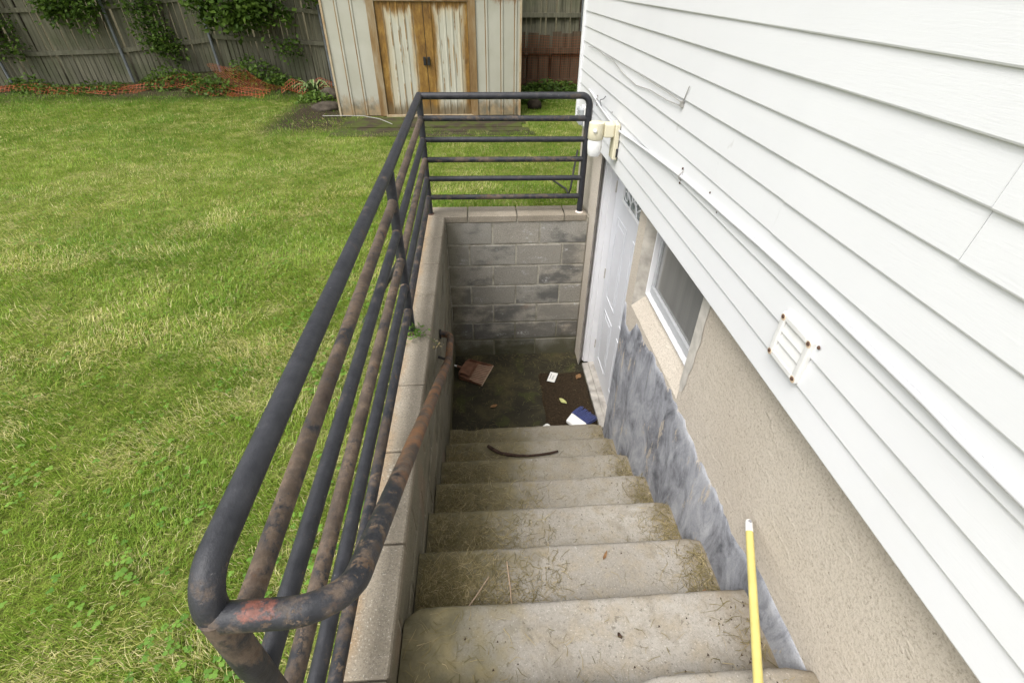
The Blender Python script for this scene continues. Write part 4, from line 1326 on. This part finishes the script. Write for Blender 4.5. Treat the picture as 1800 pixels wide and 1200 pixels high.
for (d0, d1, dens, s3, ws, n_area) in ((0, 3.2, 24000, True, .9, (-3.6, 1.25, -4.2, 0)), (3.2, 5.0, 12000, True, 1.15, (-5.5, 1.25, -4, 1.8)), (5.0, 7.5, 8500, False, 1.6, (-8, 1.6, -3, 4.5)), (7.5, 16, 4800, False, 2.2, (-11, 3, -2, 6.6))):
    x0, x1, y0, y1 = n_area
    x, y = scatter(int(dens * (x1 - x0) * (y1 - y0)), x0, x1, y0, y1)
    d = dist(x, y); k = (d >= d0) & (d < d1)
    x, y = x[k], y[k]
    k = rng.random(len(x)) > dirt(x, y) * .93
    thin = fbm(x * 4, y * 4, 69)
    k &= rng.random(len(x)) < .55 + .45 * sm(.32, .5, thin)
    x, y = x[k], y[k]
    V, q, t3, tt = blades(x, y, s3, ws, 1.0 if s3 else .85)
    VV.append(V); TT.append(tt)
    Q += [a + base for a in q]; T3 += [a + base for a in t3]
    base += len(V)
print('grass verts', base)
grass = link('grass', raw_mesh('grass', np.concatenate(VV), [np.concatenate(Q), np.concatenate(T3)], np.concatenate(TT)), 'grass')
tag(grass, kind='stuff')

# clover patches
x, y = scatter(90000, -4.5, -.17, -4.2, 1.0)
cl = fbm(x * 3.1, y * 3.1, 81) + .13 * np.exp(-((x + .45) / .3) ** 2) + .08 * np.exp(-((x + .7) / .5) ** 2 - ((y + 3.2) / .7) ** 2)
k = (rng.random(len(x)) < sm(.57, .78, cl) * .15 + .012)
x, y = x[k], y[k]
print('clover', len(x))
V = []; F = []; T = []
hgt = rng.uniform(.02, .055, len(x)); rad = rng.uniform(.0032, .0066, len(x)) * (1 + .4 * sm(-1.5, -3, y)); an = rng.uniform(0, 6.28, len(x)); tin = rng.uniform(.05, .5, len(x)); gz = ground_h(x, y)
tilt = rng.normal(0, .28, (len(x), 2))
ring = np.linspace(0, 2 * np.pi, 7)[:-1]
P = []
for l in range(3):
    a = an + l * 2.094
    cx, cy = x + np.cos(a) * rad, y + np.sin(a) * rad
    vs_ = [np.stack([cx + rad * .95 * np.cos(a + t), cy + rad * .95 * np.sin(a + t), gz + hgt + (np.cos(a) * tilt[:, 0] + np.sin(a) * tilt[:, 1]) * rad + .2 * rad * abs(np.cos(t)) + np.cos(t) * rad * -.1], 1) for t in ring]
    P.append(np.stack(vs_, 1))
P = np.stack(P, 1).reshape(-1, 3)
nf = len(x) * 3
F = np.arange(nf)[:, None] * 6 + np.arange(6)[None]
tag(link('clover', raw_mesh('clover', P, [F], np.repeat(tin, 18)), 'clover'), kind='stuff')

# ---- dry grass and clippings on the treads and the areaway floor
def straw(xy_z, n_seed, lmin=.015, lmax=.06, w=.00065):
    x, y, z = xy_z
    n = len(x); r = np.random.default_rng(n_seed)
    L = r.uniform(lmin, lmax, n) * np.where(r.random(n) < .06, 2, 1); a = r.uniform(0, 6.28, n); b = a + r.normal(0, .5, n)
    lift = np.abs(r.normal(0, .006, n)); ww = w * r.uniform(.6, 1.6, n)
    p0 = np.stack([x, y, z + .0015 + lift * .3], 1)
    p1 = p0 + np.stack([np.cos(a) * L * .5, np.sin(a) * L * .5, lift], 1)
    p2 = p1 + np.stack([np.cos(b) * L * .5, np.sin(b) * L * .5, -lift * .8], 1)
    s1 = np.stack([-np.sin(a) * ww, np.cos(a) * ww, ww * .5], 1)
    V = np.stack([p0 - s1, p0 + s1, p1 + s1, p1 - s1, p2 + s1 * .6, p2 - s1 * .6], 1).reshape(-1, 3)
    k = np.arange(n)[:, None] * 6
    return V, np.concatenate([k + np.array([[0, 1, 2, 3]]), k + np.array([[3, 2, 4, 5]])]), n
VV = []; FF = []; TT = []; base = 0
r = np.random.default_rng(9)
for k in range(8):
    zt = -H + (k + 1) * RISE; yn = Y1 - k * RUN
    nl_ = [1200, 1200, 1500, 1900, 1800, 2600, 110, 0][k]
    x = np.abs(r.normal(0, .20, nl_)) + .012
    x[: nl_ // 5] = r.uniform(.02, .6, nl_ // 5)
    y = yn - .03 - r.beta(1.3, 1.0, nl_) * (RUN - .045)
    nr_ = [240, 260, 480, 560, 680, 520, 110, 50][k]
    x2 = W - .015 - np.abs(r.normal(0, .075, nr_)); y2 = yn - .02 - r.beta(1.6, 1.0, nr_) * (RUN - .03)
    nm = 90 if k < 7 else 15
    x3 = r.uniform(.02, W - .03, nm); y3 = yn - .03 - r.beta(2.2, .8, nm) * (RUN - .04)
    x = np.concatenate([x, x2, x3]); y = np.concatenate([y, y2, y3])
    ok = (x > .01) & (x < W - .01); x, y = x[ok], y[ok]
    V, F, n = straw((x, y, np.full(len(x), zt)), 20 + k)
    V[:, 0] = np.clip(V[:, 0], .006, W - .009)
    VV.append(V); FF.append(F + base); base += len(V)
    gr = np.clip(r.beta(1.6, 1.6, n) - .25 * (r.random(n) < .45), 0, 1); TT.append(np.repeat(gr, 6))
x = r.uniform(.02, 1.2, 1500); y = r.uniform(-1.12, -.02, 1500)
kk = r.random(1500) < .35 + .65 * np.maximum(sm(.6, 1.1, x), sm(-.25, -.05, y))
V, F, n = straw((x[kk], y[kk], np.full(kk.sum(), -H + .006)), 60)
VV.append(V); FF.append(F + base); base += len(V); TT.append(np.repeat(np.clip(r.uniform(0, .4, n), 0, 1), 6))
tag(link('grass_clippings', raw_mesh('grass_clippings', np.concatenate(VV), [np.concatenate(FF)], np.concatenate(TT)), 'straw'), kind='stuff')
# crumbs of soil and seed husks
VV = []; F = []
for k in range(8):
    zt = -H + (k + 1) * RISE; yn = Y1 - k * RUN
    for q in range(60 if k < 7 else 25):
        xx = random.uniform(.01, W - .02) if random.random() < .45 else W - .02 - abs(random.gauss(0, .08))
        yy = yn - .025 - random.betavariate(1.6, 1) * (RUN - .04)
        s = random.uniform(.0015, .0042); b = len(VV)
        VV += [(xx - s, yy - s, zt), (xx + s * 1.3, yy - s * .6, zt), (xx + .2 * s, yy + s * 1.4, zt), (xx, yy, zt + s * 1.3)]
        F += [(b, b + 1, b + 3), (b + 1, b + 2, b + 3), (b + 2, b, b + 3)]
tag(link('soil_crumbs', raw_mesh('soil_crumbs', VV, [np.array(F)]), 'stick_wood'), kind='stuff')

# ================================================================== SMALL THINGS IN THE STAIRWELL
ZF = -H + .008
mat_ = MB()
nx, ny_ = 24, 28
GXm = np.linspace(.80, 1.242, nx); GYm = np.linspace(-1.08, -.31, ny_)
V = []; F = []
for i, a in enumerate(GXm):
    for j, b in enumerate(GYm):
        ed = i in (0, nx - 1) or j in (0, ny_ - 1)
        V.append((a + .006 * math.sin(b * 20), b + .006 * math.sin(a * 17), ZF - .01 if ed else ZF + .008 + .012 * float(fbm(a * 14, b * 14, 90))))
F = [(i * ny_ + j, (i + 1) * ny_ + j, (i + 1) * ny_ + j + 1, i * ny_ + j + 1) for i in range(nx - 1) for j in range(ny_ - 1)]
dm = link('doormat', raw_mesh('doormat', V, [np.array(F)]), 'soggy_mat', smooth=True)
tag(dm, 'dark soggy doormat under leaf dirt in front of the basement door', 'doormat')

# dustpan lying face up, its handle to the left
dp = thing('dustpan', 'brown ribbed plastic dustpan lying on the stairwell floor', 'dustpan')
def T(c, ang):
    return Matrix.Translation(Vector(c)) @ Matrix.Rotation(ang, 4, 'Z')
mt = T((.195, -.285, ZF + .004), math.radians(-22))
def local(mb, fn): mb.v = [tuple(fn @ Vector(p)) for p in mb.v]; return mb
pw, pl_ = .155, .13
mb = MB()                       # tray: open at +x, sides and back raised
outl = [(-pl_, -.085), (-pl_ * .86, -.13), (pl_, -pw), (pl_, pw), (-pl_ * .86, .13), (-pl_, .085)]
k = len(outl)
mb.poly([(a, b, .003) for a, b in outl] + [(a, b, .0) for a, b in outl], [tuple(range(k)), tuple(range(2 * k - 1, k - 1, -1))])
for (a, b), (c, d) in ((outl[0], outl[1]), (outl[1], outl[2]), (outl[3], outl[4]), (outl[4], outl[5]), (outl[5], outl[0])):
    h1 = .05 if a < 0 else .012; h2 = .05 if c < 0 else .012
    n_ = Vector((b - d, c - a, 0)).normalized() * .004
    mb.poly([(a, b, 0), (c, d, 0), (c, d, h2), (a, b, h1), (a + n_.x, b + n_.y, 0), (c + n_.x, d + n_.y, 0), (c + n_.x, d + n_.y, h2), (a + n_.x, b + n_.y, h1)],
            [(0, 1, 2, 3), (4, 5, 6, 7), (0, 1, 5, 4), (2, 3, 7, 6), (0, 3, 7, 4), (1, 2, 6, 5)])
local(mb, mt).build('tray', 'brown_plastic', dp)
mb = MB(); mb.poly([(-pl_, -.085, .05), (-pl_, .085, .05), (-.02, .10, .044), (-.02, -.10, .044), (-pl_, -.085, .046), (-pl_, .085, .046), (-.02, .10, .040), (-.02, -.10, .040)], [(0, 1, 2, 3), (4, 5, 6, 7), (0, 1, 5, 4), (1, 2, 6, 5), (2, 3, 7, 6), (3, 0, 4, 7)])
local(mb, mt).build('hood', 'brown_plastic', dp, bevel=.006)
for i in range(11):
    yy = -.12 + .24 * i / 10
    local(MB().box(-.015, pl_ - .012, yy - .0035, yy + .0035, .003, .008), mt).build('ridge', 'brown_lip', dp)
local(MB().box(pl_ - .008, pl_ + .003, -pw, pw, .0, .0075), mt).build('lip', 'brown_lip', dp)
autosmooth(local(MB().tube([(-pl_, 0, .03), (-pl_ - .03, 0, .032), (-pl_ - .055, 0, .034)], .012, 12), mt).build('handle_socket', 'brown_plastic', dp))
autosmooth(local(MB().tube([(-pl_ - .05, 0, .034), (-pl_ - .13, 0, .04)], .0085, 12), mt).build('handle', 'white_plastic', dp))

# white card with grey print
cd = thing('paper_card', 'white printed card lying on the dirt near the door', 'card')
cm = T((.925, -.41, ZF + .026), math.radians(-22))
local(MB().box(-.036, .036, -.068, .068, 0, .0016), cm).build('card', 'card', cd)
pr = MB()
for k in range(7):
    yy = .022 - k * .0085
    pr.box(-.002, .018 - .004 * (k % 3), yy, yy + .0035, .0017, .0021)
pr.box(-.022, -.016, -.03, .045, .0017, .0021)
local(pr, cm).build('print', 'print_grey', cd)

# scrubbing brush: white back, blue bristles
br = thing('brush_head', 'blue bristled white broom head by the lowest step', 'brush')
bm_ = T((1.085, -.985, ZF + .03), math.radians(38))
local(MB().poly([(-.11, -.10, 0), (-.01, -.085, 0), (-.01, .085, 0), (-.11, .06, 0), (-.11, -.10, .035), (-.01, -.085, .04), (-.01, .085, .04), (-.11, .06, .035)], [(0, 1, 2, 3), (4, 5, 6, 7), (0, 1, 5, 4), (1, 2, 6, 5), (2, 3, 7, 6), (3, 0, 4, 7)]), bm_).build('block', 'white_plastic', br, bevel=.01)
mb = MB(); r = random.Random(8)
for i in range(13):
    for j in range(5):
        yy = -.08 + .16 * i / 12; zz = .004 + .008 * j
        mb.tube([(-.012, yy, zz), (.05, yy * 1.05 + r.uniform(-.003, .003), zz + .002), (.11 + r.uniform(-.006, .006), yy * 1.1 + r.uniform(-.006, .006), zz + r.uniform(-.002, .004))], [.0055, .005, .003], 5)
o = local(mb, bm_).build('bristles', 'blue_bristle', br)

# paper scraps
for (x, y, s, lab) in ((.80, -1.03, .035, 'crumpled white paper scrap at the edge of the lowest step'), (.215, -1.08, .014, 'tiny white paper bit at the left of the lowest step')):
    bm = bmesh.new(); bmesh.ops.create_icosphere(bm, subdivisions=2, radius=s)
    for v in bm.verts: v.co = Vector((v.co.x * random.uniform(.7, 1.4), v.co.y * random.uniform(.6, 1.1), max(-.3 * s, v.co.z * random.uniform(.4, .9))))
    me = bpy.data.meshes.new('paper_scrap'); bm.to_mesh(me); bm.free()
    o = link('paper_scrap', me, 'card'); o.location = (x, y, ZF + s * .3)
    tag(o, lab, 'paper')

# leaves
def flat_leaf(loc, L, w, rot, mat, label, group=None, curl=.3):
    V = []; F = []
    for i in range(7):
        f = i / 6; ww = w * math.sin(math.pi * (f * .92 + .04)); z = .003 + L * curl * (f - .5) ** 2 + .004 * math.sin(f * 9)
        V += [(L * (f - .5), -ww, z + ww * .4), (L * (f - .5), 0, z), (L * (f - .5), ww, z + ww * .4)]
    F = [(3 * i + j, 3 * i + j + 1, 3 * i + j + 4, 3 * i + j + 3) for i in range(6) for j in range(2)]
    o = link('fallen_leaf', raw_mesh('fallen_leaf', V, [np.array(F)]), mat, smooth=True)
    o.location = loc; o.rotation_euler = (0, 0, rot)
    return tag(o, label, 'leaf', group)
zs = lambda k: -H + (k + 1) * RISE + .002
flat_leaf((.975, -.745, ZF + .024), .09, .022, -.9, 'yellow_leaf', 'pale yellow leaf on the soggy doormat', 'fallen leaves')
flat_leaf((.36, -.75, ZF), .07, .02, .4, 'dry_leaf', 'brown leaf in the middle of the stairwell floor', 'fallen leaves')
flat_leaf((1.17, -.42, ZF + .022), .08, .026, .9, 'dry_leaf', 'tan leaf beside the door threshold', 'fallen leaves')
flat_leaf((1.11, -2.99, zs(5)), .075, .012, .7, 'dry_leaf', 'curled brown leaf at the right end of the third step down', 'fallen leaves', .8)
flat_leaf((1.06, -3.005, zs(5)), .055, .011, 2.4, 'dry_leaf', 'curled brown leaf pair at the right of the third step', 'fallen leaves', .8)
flat_leaf((.775, -2.80, zs(5)), .045, .006, 1.0, 'dry_leaf', 'thin red brown curl in the middle of a tread', 'fallen leaves', .9)
flat_leaf((.72, -3.18, zs(6)), .022, .007, 2.0, 'stick_wood', 'small dark leaf bit on the second tread', 'fallen leaves')
flat_leaf((1.145, -3.33, zs(6)), .05, .010, 1.2, 'stick_wood', 'dark curled leaf beside the yellow handle', 'fallen leaves', .9)

# curved stick
pts = [(.30, -1.53, 0), (.345, -1.575, .004), (.386, -1.60, .0), (.44, -1.618, .004), (.5, -1.627, .0), (.58, -1.632, -.002), (.66, -1.630, .002), (.73, -1.622, .003), (.79, -1.608, .006)]
o = MB().tube([(a, b, zs(1) + .012 + c) for a, b, c in pts], [.012, .0135, .0115, .0125, .010, .0085, .008, .0088, .007], 9).build('stick', 'stick_wood')
autosmooth(o); tag(o, 'dark curved stick lying across the second lowest step', 'stick')
for (p, q, lab) in (((.17, -3.02, zs(5) + .004), (.29, -2.86, zs(5) + .006), 'long dry straw stalk slanting across the left of a step'), ((.375, -3.03, zs(5) + .004), (.365, -2.80, zs(5) + .006), 'flat straw stalk lying down the middle left of a step')):
    o = MB().tube([p, tuple((Vector(p) + Vector(q)) / 2 + Vector((.004, 0, .002))), q], .0028, 6).build('straw_stalk', 'brown_lip')
    tag(o, lab, 'straw')

# weed in the cap joint
wd = thing('weed', 'small green weed sprouting from the wall cap joint', 'weed')
r = np.random.default_rng(77)
n = 60
c = np.stack([r.normal(-.075, .028, n), r.normal(-1.685, .03, n), r.uniform(.005, .06, n)], 1)
link('foliage', leaf_cloud(c, r.uniform(.018, .038, n), r.uniform(.15, .5, n), wid=.4, droop=-.2, seed=91), 'clover', wd)
mb = MB()
for k in range(7): mb.tube([(-.075, -1.67, -.01), (c[k][0], c[k][1], c[k][2])], .0012, 4)
mb.tube([(-.07, -1.68, .01), (-.02, -1.70, .02), (.02, -1.71, -.0), (.045, -1.715, -.03)], .0012, 4)
mb.build('stem', 'clover', wd)
n = 16; c = np.stack([r.normal(.04, .014, n), r.normal(-1.712, .012, n), r.normal(-.025, .014, n)], 1)
link('dry_foliage', leaf_cloud(c, r.uniform(.012, .024, n), r.uniform(.4, .9, n), wid=.5, seed=92), 'straw', wd)

# yellow handle leaning on the wall
bh = thing('broom_handle', 'yellow broom handle with white hanger cap leaning on the stucco wall', 'broom handle')
tip = Vector((1.190, -2.944, .097)); a = tip + (Vector((.985, -3.424, .125)) - tip) * 2.2
d = (tip - a).normalized()
autosmooth(MB().tube([a + d * .0, a + d * ((tip - a).length - .05)], .0125, 16).build('pole', 'yellow_paint', bh))
e0 = tip - d * .052
mb = MB().tube([e0, e0 + d * .006, tip - d * .012, tip - d * .003, tip], [.0125, .0128, .0122, .0095, .004], 16)
autosmooth(mb.build('hanger_cap', 'white_plastic', bh))
s_ = d.cross(Vector((0, 0, 1))).normalized(); up_ = s_.cross(d)
mb = MB().tube([tip - d * .014 + up_ * .0112, tip - d * .014 + up_ * .0131], .0058, 12)
mb.build('hanger_hole', 'print_grey', bh)

# its head stands on the landing behind the stairs
hp = a + Vector((0, -.03, 0))
MB().box(hp.x - .16, hp.x + .16, hp.y - .028, hp.y + .028, hp.z - .02, hp.z + .02).build('head', 'white_plastic', bh, bevel=.008)
mb = MB(); r = random.Random(4)
for i in range(22):
    for j in range(4):
        x_ = hp.x - .15 + .3 * i / 21; y_ = hp.y - .02 + .04 * j / 3
        mb.tube([(x_, y_, hp.z - .018), (x_ + r.uniform(-.006, .006), y_ * 1.0 + (j - 1.5) * .008, .021)], .004, 4)
mb.build('bristles', 'blue_bristle', bh)
